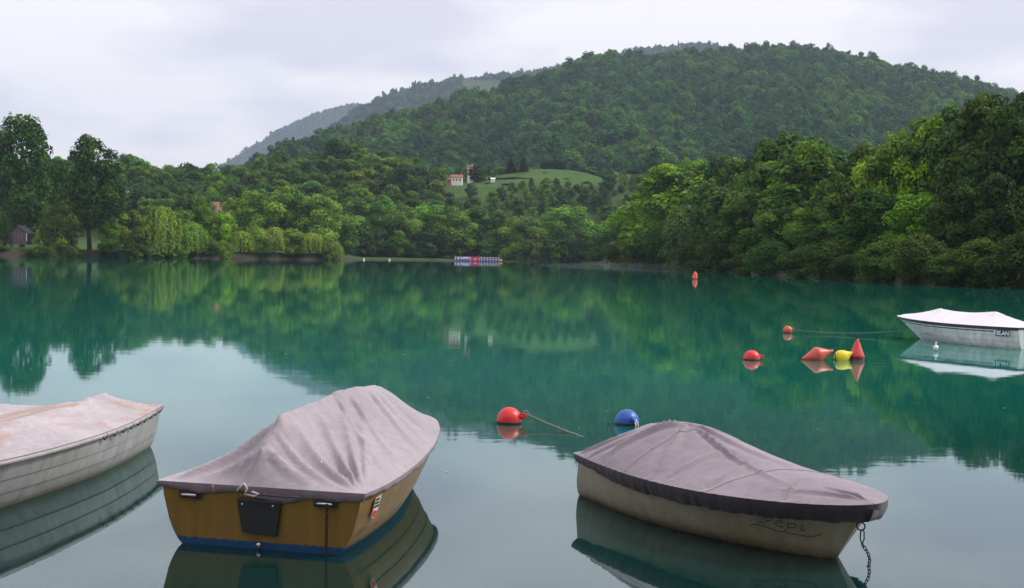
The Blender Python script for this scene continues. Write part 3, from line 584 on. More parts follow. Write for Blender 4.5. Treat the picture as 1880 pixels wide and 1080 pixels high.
# ------------------------------------------------------------------ the bank the photographer stands on, with unseen trees added to shade the boat sterns
xx, yy = np.meshgrid(np.linspace(-70, 70, 60), np.linspace(-58, 2.2, 40), indexing='ij')
zz = 0.5 * sstep(2.2, 0.8, yy) - 0.3 + 0.05 * np.clip(-yy, 0, 60) + 0.15 * fbm(xx / 4, yy / 4, 3)
ii = (np.arange(59)[:, None] * 40 + np.arange(39)[None]).ravel()
nb_ = link('near_bank', mesh_np('near_bank', np.stack([xx.ravel(), yy.ravel(), zz.ravel()], 1), np.stack([ii, ii + 40, ii + 41, ii + 1], 1), True), None, plain('bank_grass', (0.05, 0.075, 0.025), 0.9, 0, 0.4, 0.8)); tag(nb_, kind='structure')
r2 = np.random.default_rng(77); P_ = np.stack([r2.uniform(-62, 62, 130), r2.uniform(-50, -7, 130), 0.3 + 0 * r2.uniform(0, 1, 130)], 1)
forest_object('near_bank_wood', P_, r2.uniform(9, 15, 130), r2.choice(5, 130), wood_protos, 'unseen wood added behind the photographer to shade the boats')

# ------------------------------------------------------------------ buildings
def house(name, px, py, Y, w, d, h, rh, wall, roof, label, rotz=0.0, win=(), eave=0.35, ridge='x', door=None, z=None, cat='house'):
    p = at(px, py, Y); zz = p.z if z is None else z
    r = empty(name, (p.x, Y, zz), rotz); tag(r, label, cat)
    mb = MB()
    if ridge == 'x':
        mb.add([(-w / 2, -d / 2, -1.5), (w / 2, -d / 2, -1.5), (w / 2, d / 2, -1.5), (-w / 2, d / 2, -1.5), (-w / 2, -d / 2, h), (w / 2, -d / 2, h), (w / 2, d / 2, h), (-w / 2, d / 2, h), (-w / 2, 0, h + rh), (w / 2, 0, h + rh)],
               [(0, 1, 5, 4), (2, 3, 7, 6), (1, 2, 6, 9, 5), (3, 0, 4, 8, 7), (4, 5, 9, 8), (6, 7, 8, 9)])
    else:
        mb.add([(-w / 2, -d / 2, -1.5), (w / 2, -d / 2, -1.5), (w / 2, d / 2, -1.5), (-w / 2, d / 2, -1.5), (-w / 2, -d / 2, h), (w / 2, -d / 2, h), (w / 2, d / 2, h), (-w / 2, d / 2, h), (0, -d / 2, h + rh), (0, d / 2, h + rh)],
               [(0, 1, 5, 8, 4), (2, 3, 7, 9, 6), (1, 2, 6, 5), (3, 0, 4, 7), (5, 6, 9, 8), (7, 4, 8, 9)])
    mb.build('wall', wall, r)
    rb = MB(); th = 0.18
    if ridge == 'x':
        for s in (-1, 1):
            y1 = s * (d / 2 + eave); z1 = h - eave * rh / (d / 2)
            a = [(-w / 2 - eave, y1, z1 + 0.02), (w / 2 + eave, y1, z1 + 0.02), (w / 2 + eave, 0, h + rh + 0.02), (-w / 2 - eave, 0, h + rh + 0.02)]
            rb.add(a + [(x, y, z_ + th) for x, y, z_ in a], [(0, 1, 2, 3), (4, 7, 6, 5), (0, 4, 5, 1), (1, 5, 6, 2), (2, 6, 7, 3), (3, 7, 4, 0)])
    else:
        for s in (-1, 1):
            x1 = s * (w / 2 + eave); z1 = h - eave * rh / (w / 2)
            a = [(x1, -d / 2 - eave, z1 + 0.02), (x1, d / 2 + eave, z1 + 0.02), (0, d / 2 + eave, h + rh + 0.02), (0, -d / 2 - eave, h + rh + 0.02)]
            rb.add(a + [(x, y, z_ + th) for x, y, z_ in a], [(0, 1, 2, 3), (4, 7, 6, 5), (0, 4, 5, 1), (1, 5, 6, 2), (2, 6, 7, 3), (3, 7, 4, 0)])
    rf = rb.build('roof', roof, r)
    if h > 3:
        cb = MB(); cb.box((w * 0.2, -0.3, h + rh * 0.5), (w * 0.2 + 0.6, 0.3, h + rh + 0.9)); cb.build('chimney', wall, rf)
    for (wx_, wz, ww, wh) in win:
        f = MB().box((wx_ - ww / 2 - 0.08, -d / 2 - 0.06, wz - 0.08), (wx_ + ww / 2 + 0.08, -d / 2 - 0.005, wz + wh + 0.08)).build('window', plain('window_frame', (0.35, 0.32, 0.28), 0.6), r)
        MB().box((wx_ - ww / 2, -d / 2 - 0.09, wz), (wx_ + ww / 2, -d / 2 - 0.062, wz + wh)).build('pane', plain('window_glass', (0.03, 0.035, 0.04), 0.15), f)
    if door:
        MB().box((door - 0.5, -d / 2 - 0.06, 0.0), (door + 0.5, -d / 2 - 0.006, 2.0)).build('door', plain('door_wood', (0.09, 0.05, 0.03), 0.7), r)
    return r
WHITE = plain('lime_plaster', (0.78, 0.74, 0.70), 0.8, 0, 0.1, 0.8); REDROOF = plain('red_roof_tile', (0.26, 0.075, 0.045), 0.85, 0, 0.3, 1.5); ORANGE = plain('orange_roof_tile', (0.42, 0.13, 0.05), 0.85, 0, 0.3, 1.5)
GREYB = plain('grey_boards', (0.085, 0.06, 0.075), 0.85, 0, 0.3, 2.0); GREYR = plain('grey_roof', (0.07, 0.06, 0.07), 0.85, 0, 0.25, 2.0)
hut = house('wooden_hut', 38, 441, 302, 6.2, 5, 2.5, 2.2, plain('hut_plank', (0.10, 0.07, 0.09), 0.85, 0, 0.3, 3), GREYR, 'dark wooden hut with steep grey roof at the left edge', 0.0, [], 0.7, 'y', cat='hut')
hut.scale = (0.74, 0.74, 0.74)
for k in range(15):
    x0 = -3.1 + k * 0.4133
    MB().box((x0 + 0.015, -2.56, -0.4), (x0 + 0.395, -2.502, 2.45)).build('plank', plain('hut_plank_%d' % (k % 3), (0.105 + 0.02 * (k % 3), 0.07 + 0.012 * (k % 3), 0.095 + 0.015 * (k % 3)), 0.85, 0, 0.35, 3), hut)
MB().box((2.86, -2.66, -0.4), (3.14, -2.562, 2.45)).build('corner_post', plain('white_post', (0.6, 0.58, 0.6), 0.7), hut)
house('orange_roofed_house', 106, 437, 306, 7.5, 6, 2.2, 2.6, WHITE, ORANGE, 'low white house with orange roof behind the small trees on the left shore', 0.5, [(-1.6, 0.7, 0.8, 1.0), (1.6, 0.7, 0.8, 1.0)], 0.4, 'y', 0.1)
house('hillside_house', 395, 388, 446, 3.6, 4, 1.8, 1.4, plain('pink_plaster', (0.3, 0.16, 0.12), 0.8, 0, 0.15, 1), plain('old_roof_tile', (0.24, 0.10, 0.06), 0.85, 0, 0.3, 1.5), 'small house with reddish roof among the trees above the willows', -0.3, [(-0.8, 0.6, 0.5, 0.7), (0.8, 0.6, 0.5, 0.7)])
house('white_house', 839, 336, 612, 5.4, 6, 2.7, 1.2, WHITE, REDROOF, 'white house with low red roof on the hill left of the tower', 0.0, [(-1.6, 0.9, 0.6, 0.9), (0.0, 0.9, 0.6, 0.9), (1.6, 0.9, 0.6, 0.9)], 0.4)
house('red_roofed_house', 825, 337, 616, 3.6, 4, 1.5, 1.2, plain('brick_plaster', (0.4, 0.2, 0.17), 0.8, 0, 0.2, 1), REDROOF, 'small reddish house at the left end of the hilltop houses', 0.3, [(-0.8, 0.5, 0.5, 0.6), (0.8, 0.5, 0.5, 0.6)])
house('tower', 863, 335, 634, 2.9, 2.9, 7.6, 0.8, WHITE, REDROOF, 'white square tower with red cap half hidden by the round dark hilltop tree', 0.0, [(0.3, 5.6, 0.6, 1.0), (0.3, 2.5, 0.6, 1.0)], 0.35, cat='tower')
house('garden_shed', 905, 334, 606, 2.0, 2, 1.3, 0.5, WHITE, WHITE, 'tiny white shed below the cypresses on the hill', 0.0, [], 0.2, cat='shed')

# ------------------------------------------------------------------ floating stage
p = on_water(876, 480); fs = empty('floating_stage', (p.x, p.y, 0), R_(1.0)); tag(fs, 'long purple floating stage with railings and a red banner by the far shore', 'floating stage')
fs.scale = (0.98, 1, 0.76)
PUR = plain('purple_paint', (0.10, 0.05, 0.30), 0.5); WHR = plain('white_rail', (0.75, 0.74, 0.78), 0.5); REDB = plain('red_banner', (0.55, 0.02, 0.06), 0.6, 0, 0.1); MAG = plain('dark_red_panel', (0.16, 0.03, 0.09), 0.6)
MB().box((-7.8, -2, -0.25), (7.8, 2, 0.42)).build('deck', PUR, fs)
for i in range(16):
    x = -7.7 + i * 15.4 / 15
    if -2.2 < x < 0.7: continue
    MB().box((x - 0.07, -2.06, 0.42), (x + 0.07, -1.92, 1.85)).build('post', WHR, fs); MB().box((x - 0.07, 1.8, 0.42), (x + 0.07, 1.94, 1.85)).build('post', WHR, fs)
    if i < 15 and not (-2.3 < x + 1.0 < 0.6): MB().box((x + 0.09, -2.03, 0.46), (x + 0.94, -1.97, 1.0)).build('panel', MAG, fs)
for z_ in (1.06, 1.8):
    MB().box((-7.75, -2.12, z_), (-2.15, -2.062, z_ + 0.12)).build('rail', WHR, fs); MB().box((0.75, -2.12, z_), (7.75, -2.062, z_ + 0.12)).build('rail', WHR, fs); MB().box((-7.75, 1.945, z_), (7.75, 2.0, z_ + 0.12)).build('rail', WHR, fs)
for x0, x1, z0, z1, m in [(-6.9, -6.2, 1.2, 1.75, WHR), (-5.6, -4.6, 1.2, 1.6, WHR), (-4.5, -2.9, 1.3, 1.75, WHR), (-5.5, -2.4, 1.95, 2.2, plain('blue_cloth', (0.03, 0.06, 0.35), 0.6)), (-2.8, -2.3, 1.2, 1.7, plain('navy_box', (0.02, 0.02, 0.12), 0.6))]:
    MB().box((x0, -1.8, z0), (x1, -1.74, z1)).build('sign_board', m, fs)
bn = MB().box((-2.1, -2.2, 0.25), (0.7, -2.12, 2.1)).build('banner', REDB, fs)
MB().box((-2.26, -2.2, 0.3), (-2.11, -2.1, 2.1)).build('banner_edge', plain('pink_edge', (0.7, 0.3, 0.45), 0.6), bn); MB().box((0.71, -2.2, 0.3), (0.86, -2.1, 1.9)).build('banner_edge', plain('pink_edge', (0.7, 0.3, 0.45), 0.6), bn)
tick = [(-1.25, 1.12), (-0.95, 0.6), (0.0, 1.05), (-0.05, 1.28), (-0.85, 0.95), (-1.0, 1.2)]
MB().add([(x, -2.215, z_) for x, z_ in tick] + [(x, -2.203, z_) for x, z_ in tick], [tuple(range(6)), tuple(range(11, 5, -1))]).build('tick_emblem', WHR, bn)
MB().lathe([(0.05, 0.4), (0.45, 0.55), (0.55, 0.85), (0.42, 1.2), (0.05, 1.32)], 12).build('orange_float', plain('orange_float', (0.75, 0.25, 0.08), 0.5), fs, True).location = (8.35, -0.6, -0.2)
# little boats drawn up on the far shore
def dinghy(px, py, L, col, label, rz):
    p = on_water(px, py); r = empty('rowing_boat', (p.x, p.y, 0), rz); tag(r, label, 'boat')
    mb = MB(); rings = []
    for s in np.linspace(0, 1, 9):
        b = 0.55 * (1 - max(0, (s - 0.35) / 0.65) ** 2.4) + 0.02; x = (s - 0.5) * L
        rings.append([(x, b, 0.42 + 0.12 * s * s), (x, b * 0.85, 0.1), (x, 0, -0.12), (x, -b * 0.85, 0.1), (x, -b, 0.42 + 0.12 * s * s)])
    vs_ = [v for q in rings for v in q]; fs_ = [(i * 5 + k, i * 5 + k + 1, i * 5 + k + 6, i * 5 + k + 5) for i in range(8) for k in range(4)] + [(0, 1, 2, 3, 4)]
    mb.add(vs_, fs_).build('hull', plain('boat_' + col[0], col[1], 0.5), r, True)
    for sx in (-0.2, 0.15): MB().box((sx * L - 0.12, -0.48, 0.3), (sx * L + 0.12, 0.48, 0.34)).build('bench', plain('bench_wood', (0.2, 0.12, 0.07), 0.7), r)
dinghy(634, 474.5, 3.6, ('white', (0.75, 0.74, 0.74)), 'tiny white rowing boat moored just right of the willow row', 0.1)
dinghy(733, 477, 3.4, ('pale', (0.6, 0.58, 0.52)), 'tiny pale rowing boat lying at the far shore below the trees', 0.25)
dinghy(808, 478, 3.0, ('orange', (0.5, 0.25, 0.1)), 'tiny brown rowing boat left of the floating stage', 0.05)

# ------------------------------------------------------------------ boats: materials
def tarp_mat(name, col, stain=None, dirt=0.22):
    t = NT(name); co = t.objco()
    a = t.noise(co, 1.6, 5, 0.62); b = t.noise(co, 14, 4, 0.6); c3 = t.noise(co, 260, 2, 0.5); sp = t.noise(co, 38, 2, 0.5)
    c = t.ramp(a, [(0.3, tuple(v * (1 - dirt) for v in col)), (0.7, tuple(min(1, v * (1 + dirt)) for v in col))])
    c = t.mixc(0.22, c, t.ramp(b, [(0.35, tuple(v * 0.62 for v in col)), (0.65, tuple(min(1, v * 1.25) for v in col))]))
    c = t.mixc(t.ramp(sp, [(0.70, (0, 0, 0)), (0.76, (0.5, 0.5, 0.5))]), c, tuple(v * 0.45 for v in col))
    ringn = t.noise(co, 3.2, 3, 0.5, 1.2); c = t.mixc(t.ramp(ringn, [(0.47, (0, 0, 0)), (0.495, (0.35, 0.35, 0.35)), (0.52, (0, 0, 0))]), c, tuple(min(1, v * 1.35) for v in col))
    vo = t.n('ShaderNodeTexVoronoi', {'Vector': co, 'Scale': 7.0}); c = t.mixc(t.math('MULTIPLY', t.math('LESS_THAN', vo.outputs['Distance'], 0.055), t.math('GREATER_THAN', t.n('ShaderNodeSeparateXYZ', {0: vo.outputs['Color']}).outputs[0], 0.80)), c, (0.62, 0.6, 0.6))
    if stain:
        m1 = t.noise(t.n('ShaderNodeMapping', {'Vector': co, 'Scale': (0.75, 1.9, 1), 'Location': (0.35, 0.2, 0)}).outputs[0], 1.25, 5, 0.6, 0.4)
        c = t.mixc(t.math('MULTIPLY', t.ramp(m1, [(0.48, (0, 0, 0)), (0.60, (1, 1, 1))]), t.ramp(b, [(0.25, (0.4, 0.4, 0.4)), (0.7, (1, 1, 1))])), c, stain)
    hgt = t.math('ADD', t.math('MULTIPLY', b, 1.0), t.math('MULTIPLY', c3, 0.12))
    p = t.pbr(c, 0.62, 0, t.bump(hgt, 0.16, 0.01), 0.3); p.inputs['Sheen Weight'].default_value = 0.15
    return t.m
TARP_A = tarp_mat('mauve_canvas', (0.285, 0.245, 0.265)); TARP_B = tarp_mat('grey_canvas', (0.205, 0.168, 0.19)); TARP_C = tarp_mat('white_canvas', (0.62, 0.585, 0.63), None, 0.06)
TARP_D = tarp_mat('stained_canvas', (0.35, 0.315, 0.325), (0.30, 0.155, 0.085)); HEM_B = tarp_mat('shaded_hem_canvas', (0.03, 0.02, 0.03)); HEM_A = tarp_mat('hem_canvas', (0.17, 0.13, 0.15))  # HEM_B: grey cover canvas with the rim's shade put into its colour
def hull_mat(name, col, low=None, lowz=0.06, scum=(0.10, 0.06, 0.035), scum_z=0.05, rough=0.4):
    """gelcoat with run-down streaks, a dirty waterline and optional bottom paint below lowz"""
    t = NT(name); co = t.objco(); sx = t.n('ShaderNodeSeparateXYZ', {0: co})
    st = t.noise(t.n('ShaderNodeMapping', {'Vector': co, 'Scale': (9, 9, 0.7)}).outputs[0], 1.0, 5, 0.6); b = t.noise(co, 22, 4, 0.65); a = t.noise(co, 1.3, 4, 0.6)
    c = t.ramp(st, [(0.3, tuple(v * 0.70 for v in col)), (0.7, tuple(min(1, v * 1.12) for v in col))])
    c = t.mixc(t.ramp(b, [(0.66, (0, 0, 0)), (0.78, (0.65, 0.65, 0.65))]), c, tuple(v * 0.42 for v in col))
    c = t.mixc(t.ramp(a, [(0.45, (0, 0, 0)), (0.75, (0.5, 0.5, 0.5))]), c, (col[0] * 0.7, col[1] * 0.66, col[2] * 0.55))
    zz = t.math('ADD', sx.outputs[2], t.math('MULTIPLY', t.math('SUBTRACT', b, 0.5), 0.03))
    if low:
        c = t.mixc(t.math('LESS_THAN', zz, lowz), c, t.mixc(b, tuple(v * 0.6 for v in low), tuple(v * 1.3 for v in low)))
    f = t.n('ShaderNodeMapRange', {0: t.math('ADD', zz, t.math('MULTIPLY', st, 0.03)), 1: scum_z, 2: 0.0, 3: 0.0, 4: 1.0}).outputs[0]
    c = t.mixc(t.math('MULTIPLY', f, t.ramp(b, [(0.3, (0.3, 0.3, 0.3)), (0.6, (1, 1, 1))])), c, scum)
    t.pbr(c, t.math('ADD', t.math('MULTIPLY', b, 0.25), rough - 0.1), 0, t.bump(a, 0.1, 0.01), 0.5); return t.m
BLACK = plain('black_rubber', (0.012, 0.012, 0.014), 0.55, 0, 0.3, 8, 0.2); CHROME = plain('dull_chrome', (0.6, 0.58, 0.58), 0.28, 1.0, 0.15, 8); IRON = plain('rusty_iron', (0.035, 0.028, 0.026), 0.6, 0.6, 0.4, 30, 0.3)
ROPE = plain('old_rope', (0.22, 0.19, 0.15), 0.9, 0, 0.4, 30, 0.5); WROPE = plain('white_rope', (0.7, 0.68, 0.66), 0.8, 0, 0.2, 30, 0.4)

# ------------------------------------------------------------------ boats: hull and cover
class Boat:
    """x runs forward from the transom, y to port, z up from the waterline"""
    def __init__(s, L, Lw, b0, bm, sm, z0, z1, tip=2.3, tp=0.62, strake=True, vee=0.55, rake=0.0):
        s.rake = rake
        s.L, s.Lw, s.b0, s.bm, s.sm, s.z0, s.z1, s.tip, s.tp, s.strake, s.vee = L, Lw, b0, bm, sm, z0, z1, tip, tp, strake, vee
    def beam(s, u):
        u = np.asarray(u, float)
        a = s.b0 + (s.bm - s.b0) * np.sin(np.clip(u / s.sm, 0, 1) * math.pi / 2)
        k = np.clip((u - s.sm) / (1 - s.sm), 0, 1); return np.where(u < s.sm, a, s.bm * np.maximum(0, 1 - k ** s.tip) ** s.tp)
    def sheer(s, u): return s.z0 + (s.z1 - s.z0) * np.asarray(u, float) ** 2 - 0.02 * np.sin(np.asarray(u, float) * math.pi)
    def pt(s, u, f):
        """point on the hull side: u along, f = 1 at the gunwale, 0 at the waterline, below 0 under it"""
        b = float(s.beam(u)); h = float(s.sheer(u)); V = max(0.0, (u - 0.35) / 0.65) ** 1.4
        fl = [1.0, 0.985, 0.955, 0.93, 0.89, 0.845, 0.79, 0.68, 0.0]; fz = [1.0, 0.8, 0.6, 0.42, 0.25, 0.1, 0.0, -0.25, -0.6]
        w = float(np.interp(-f, [-q for q in fz], fl)); wv = float(np.interp(-f, [-1, 0, 0.6], [1, 0.42, 0.0])); w = w * (1 - V * s.vee) + wv * V * s.vee
        if s.strake:
            for q in (0.62, 0.34):
                if f > q: w += 0.007 / max(b, 0.2) * min(1.0, u / 0.12)
        x = u * (s.Lw + (s.L - s.Lw) * max(-0.15, f) ** 1 if f > 0 else s.Lw * (1 + 0.2 * f * u))
        x += s.rake * max(0.0, f) * (1 - u) ** 2
        return Vector((x, b * w, f * h))
    def hull(s, mat, parent, n=56):
        fsam = [1.0, 0.9, 0.8, 0.7, 0.625, 0.615, 0.5, 0.42, 0.345, 0.335, 0.25, 0.15, 0.07, 0.0, -0.1, -0.25, -0.45, -0.6]
        us = np.linspace(0, 1, n) ** 0.85; vs_ = []; m = len(fsam)
        for u in us:
            for sg in (1, -1):
                for f in fsam:
                    p = s.pt(u, f); vs_.append((p.x, p.y * sg, p.z))
        fs_ = []
        for i in range(n - 1):
            for sd_ in (0, 1):
                for k in range(m - 1):
                    a = i * 2 * m + sd_ * m + k; q = (a, a + 1, a + 1 + 2 * m, a + 2 * m); fs_.append(q if sd_ == 0 else q[::-1])
            a = i * 2 * m; fs_.append((a, a + 2 * m, a + 3 * m, a + m))          # deck under the cover
        for k in range(m - 1): fs_.append((k, m + k, m + k + 1, k + 1))
        o = MB().add(vs_, fs_).build('hull', mat, parent, True)
        try: o.data.set_sharp_from_angle(angle=R_(28))
        except Exception: pass
        return o
    def rail(s, mat, parent, r=0.022, out=0.012, n=48):
        for sg in (1, -1):
            pts = []
            for u in np.linspace(0, 0.998, n):
                p = s.pt(u, 0.985); pts.append((p.x + (0.01 if u > 0.95 else 0), (p.y + out) * sg, p.z))
            MB().tube(pts, r, 8).build('gunwale', mat, parent, True)
    def cover(s, mat, parent, pins, folds, lines=(), nu=150, nv=96, over=0.035, lift=0.02, hem=(0.05, 0.02), hem_mat=None, it=1500, wr=0.006, seed=0, crown=0.0, puff=None, fk=2.3, prof=None, tuck=0.0, seams=(), gather=0.0, hem_fun=None, flat=0.0):
        """canvas stretched between the gunwale and the things that prop it up: a relaxed membrane, then folds"""
        U = np.linspace(0, 1, nu); Vv = np.linspace(-1, 1, nv); b = np.maximum(s.beam(U) + over, 0.02)
        taper = np.clip((1 - U) * 14, 0.0, 1) ** 0.5; b = np.where(U > 0.93, np.maximum(s.beam(U) + over * taper, 0.004), b)
        xs = s.rake - over * 0.6 + U * (s.L + over * 1.6 - s.rake); ed = s.sheer(U) + lift
        X = np.repeat(xs[:, None], nv, 1); Y = b[:, None] * Vv[None]; Z = np.repeat(ed[:, None], nv, 1) + crown * (1 - Vv[None] ** 2) * np.sin(np.clip(U, 0, 1) * math.pi)[:, None] ** 0.5
        fix = np.zeros_like(Z, bool); fix[0] = fix[-1] = True; fix[:, 0] = fix[:, -1] = True
        def setp(x, y, z, r=0.02):
            dd_ = np.hypot(X - x, Y - y); m_ = dd_ < max(r, dd_.min() + 1e-6); Z[m_] = z; fix[m_] = True
        for p in pins: setp(*p)
        for (p, q, sag) in lines:
            for k in np.linspace(0, 1, 60):
                setp(p[0] + (q[0] - p[0]) * k, p[1] + (q[1] - p[1]) * k, p[2] + (q[2] - p[2]) * k - sag * math.sin(k * math.pi), 0.012)
        dx = xs[1] - xs[0]; wy = (dx / (b * (Vv[1] - Vv[0]))) ** 2; wy = np.clip(wy, 0, 60)[:, None]
        for _ in range(it):
            n_ = (Z[2:, 1:-1] + Z[:-2, 1:-1] + wy[1:-1] * (Z[1:-1, 2:] + Z[1:-1, :-2])) / (2 + 2 * wy[1:-1])
            Z[1:-1, 1:-1] = np.where(fix[1:-1, 1:-1], Z[1:-1, 1:-1], n_)
        if prof is not None: Z = np.repeat(ed[:, None], nv, 1) + np.interp(xs, [q_[0] for q_ in prof], [q_[1] for q_ in prof])[:, None] * (1 - np.abs(Vv[None]) ** 1.75)
        edge = np.minimum(1, (1 - np.abs(Vv))[None] * 9) * np.minimum(1, U * 14)[:, None] * np.minimum(1, (1 - U) * 14)[:, None]
        if puff is not None: Z = Z + puff(U)[:, None] * (1 - Vv[None] ** 2) ** 0.8 * np.minimum(1, U * 12)[:, None]
        for (x0, y0, x1, y1, h_, w_) in folds:
            h_ *= fk; w_ *= 0.62
            d0 = np.array([x1 - x0, y1 - y0]); L2 = (d0 ** 2).sum(); k = np.clip(((X - x0) * d0[0] + (Y - y0) * d0[1]) / L2, 0, 1)
            ds = np.hypot(X - x0 - k * d0[0], Y - y0 - k * d0[1]); ww = w_ * (0.35 + 0.9 * k)
            Z = Z + h_ * np.exp(-(ds / ww) ** 1.25) * (1 - k) ** 0.5 * np.minimum(1, k * 6) * np.clip(edge * 1.6, 0, 1) - 0.35 * h_ * np.exp(-((ds - 2.1 * ww) / ww) ** 2) * (1 - k) * edge
        Z = Z + (fbm(X * 5 + seed, Y * 5, seed) - 0.47) * wr * 2.2 * edge + (fbm(X * 17 + seed, Y * 9, seed + 4) - 0.47) * wr * edge
        if gather:
            # tight little pleats running in from an elastic hem
            per = np.sin(X * 95 + 3 * np.sin(X * 11) + 6 * fbm(X * 8, Y * 2, 8)) * np.exp(-(1 - np.abs(Vv))[None] * 12); Z = Z + gather * per * np.minimum(1, (1 - np.abs(Vv))[None] * 40 + 0.4) * np.clip(1.25 - U * 1.1, 0.12, 1)[:, None]
        vs_ = np.stack([X.ravel(), Y.ravel(), Z.ravel()], 1); ii = (np.arange(nu - 1)[:, None] * nv + np.arange(nv - 1)[None]).ravel()
        # hem: hangs from the rim
        ring = [(i, 0) for i in range(nu)] + [(nu - 1, j) for j in range(1, nv - 1)] + [(i, nv - 1) for i in range(nu - 1, -1, -1)] + [(0, j) for j in range(nv - 2, 0, -1)]
        idx = np.array([i * nv + j for i, j in ring]); rp = vs_[idx]; cen = np.array([s.L * 0.45, 0, 0])
        nx_ = np.roll(rp, -1, 0) - np.roll(rp, 1, 0); nrm_ = np.stack([-nx_[:, 1], nx_[:, 0], 0 * nx_[:, 0]], 1); nrm_ /= np.linalg.norm(nrm_, axis=1, keepdims=True) + 1e-9
        sgn = np.sign((nrm_ * (rp - cen)).sum(1, keepdims=True)); nrm_ = nrm_ * sgn
        arc = np.concatenate([[0], np.cumsum(np.linalg.norm(np.diff(rp, axis=0), axis=1))]); rag = fbm(arc * 9, arc * 0, seed + 2) - 0.47
        drop = hem[0] + rag * hem[1] * 2.0
        if hem_fun is not None: drop = drop + hem_fun(rp)
        rip = np.sin(arc * 70 + 4 * rag * 6) * (0.004 + gather * 0.8) + rag * 0.012
        rows = [vs_]; nr = 5
        for k in range(1, nr + 1):
            f = k / nr; q = rp + nrm_ * (0.010 * math.sin(f * 2.6) - 0.016 * f - tuck * f * f + rip[:, None] * f); q[:, 2] = rp[:, 2] - 0.004 - drop * f; rows.append(q)
        q = rows[-1] - nrm_ * 0.008; rows.append(q)
        off = [0] + list(np.cumsum([len(r) for r in rows])); n = len(idx); faces = [np.stack([ii, ii + nv, ii + nv + 1, ii + 1], 1)]
        cov = link('cover', mesh_np('cover', vs_, faces[0], True), parent, mat)
        hv = [rp] + rows[1:]; H = np.concatenate(hv); hf = []
        for r in range(len(hv) - 1):
            a = np.arange(n); bb = (a + 1) % n; hf.append(np.stack([r * n + a, r * n + bb, (r + 1) * n + bb, (r + 1) * n + a], 1))
        link('hem', mesh_np('hem', H, np.concatenate(hf), True), cov, hem_mat or mat)
        for i_ in seams:
            pts = [Vector((X[i_, j], Y[i_, j], Z[i_, j] + 0.0015)) for j in range(1, nv - 1)]
            MB().tube(pts, 0.0035, 5).build('seam', mat, cov, True)
        s.grid = (X, Y, Z); return cov
def ring_mesh(R, r, flat=1.0, n=20, m=8):
    mb = MB(); pts = []; vs_ = []; fs_ = []
    for i in range(n):
        a = 2 * math.pi * i / n
        for k in range(m):
            w = 2 * math.pi * k / m; rr = R + r * math.cos(w); vs_.append((rr * math.cos(a) * flat, rr * math.sin(a), r * math.sin(w)))
    for i in range(n):
        for k in range(m): fs_.append((i * m + k, ((i + 1) % n) * m + k, ((i + 1) % n) * m + (k + 1) % m, i * m + (k + 1) % m))
    return mb.add(vs_, fs_).mesh('ring', True)
LINK_ME = ring_mesh(0.0155, 0.0042, 0.6); LINK_ME.materials.append(IRON)
def chain(p0, p1, label, sag=0.02, bend=(0, 0, 0)):
    """links hanging from p0 down to p1"""
    p0, p1 = Vector(p0), Vector(p1); r = empty('mooring_chain', p1); tag(r, label, 'chain'); n = max(2, int((p1 - p0).length / 0.0225))
    for k in range(n + 1):
        u = k / n; q = p0.lerp(p1, u) + Vector(bend) * math.sin(u * math.pi); d = (p1 - p0).normalized()
        o = link('link', LINK_ME, r); o.rotation_euler = (d.to_track_quat('Y', 'Z') @ Matrix.Rotation(R_(90) * (k % 2) + 0.2, 4, 'Y').to_quaternion()).to_euler(); o.location = q - p1
    return r
def text_mesh(body, size, mat, parent, name, mtx, shear=0.0, ext=0.002, bold=0.0):
    cu = bpy.data.curves.new(name, 'FONT'); cu.body = body; cu.size = size; cu.extrude = ext; cu.align_x = 'CENTER'; cu.align_y = 'CENTER'; cu.shear = shear; cu.offset = bold
    o = bpy.data.objects.new(name, cu); COL.objects.link(o); bpy.context.view_layer.update()
    me = bpy.data.meshes.new_from_object(o.evaluated_get(bpy.context.evaluated_depsgraph_get())); bpy.data.objects.remove(o); bpy.data.curves.remove(cu)
    q = link(name, me, parent); me.materials.clear(); me.materials.append(mat); q.matrix_local = mtx; return q
def boat_root(name, center, fwd, label):
    r = empty(name, center, math.atan2(fwd[1], fwd[0])); tag(r, label, 'boat', 'boats moored on the lake'); return r

# ------------------------------------------------------------------ yellow boat (stern towards the camera)
rA = boat_root('covered_boat', (-1.67, 8.185, 0), (0.2297, 0.9735), 'ochre yellow boat with blue bottom stripe under a peaked mauve grey cover')
A = Boat(3.28, 2.92, 0.72, 0.735, 0.10, 0.405, 0.50, 1.55, 0.47)
A.hull(hull_mat('ochre_gelcoat', (0.215, 0.118, 0.022), (0.012, 0.055, 0.14), 0.05, (0.02, 0.03, 0.04), 0.016, 0.32), rA)
A.rail(plain('ochre_rail', (0.25, 0.15, 0.04), 0.45), rA, 0.014, 0.002)
fA = [(0.06, -0.68, 0.50, 0.0, 0.026, 0.06), (0.08, -0.69, 0.95, 0.0, 0.028, 0.058), (0.10, -0.70, 1.40, -0.02, 0.024, 0.055), (0.12, -0.71, 1.85, -0.05, 0.014, 0.055), (1.30, -0.03, 0.62, -0.70, 0.016, 0.048), (1.55, -0.03, 0.95, -0.70, 0.020, 0.055),
      (2.0, -0.03, 1.55, -0.70, 0.019, 0.055), (2.15, -0.03, 1.9, -0.66, 0.014, 0.05), (2.3, -0.02, 2.3, -0.56, 0.013, 0.05), (0.16, 0.02, 0.03, -0.40, 0.026, 0.055), (0.15, 0.08, 0.04, 0.46, 0.026, 0.055), (0.36, 0.08, 0.05, 0.62, 0.026, 0.06), (0.5, 0.08, 0.25, 0.68, 0.018, 0.06), (0.14, 0.05, 0.02, 0.10, 0.020, 0.045), (0.04, 0.68, 0.36, 0.12, 0.020, 0.05), (0.30, 0.04, 0.03, -0.62, 0.018, 0.04)]
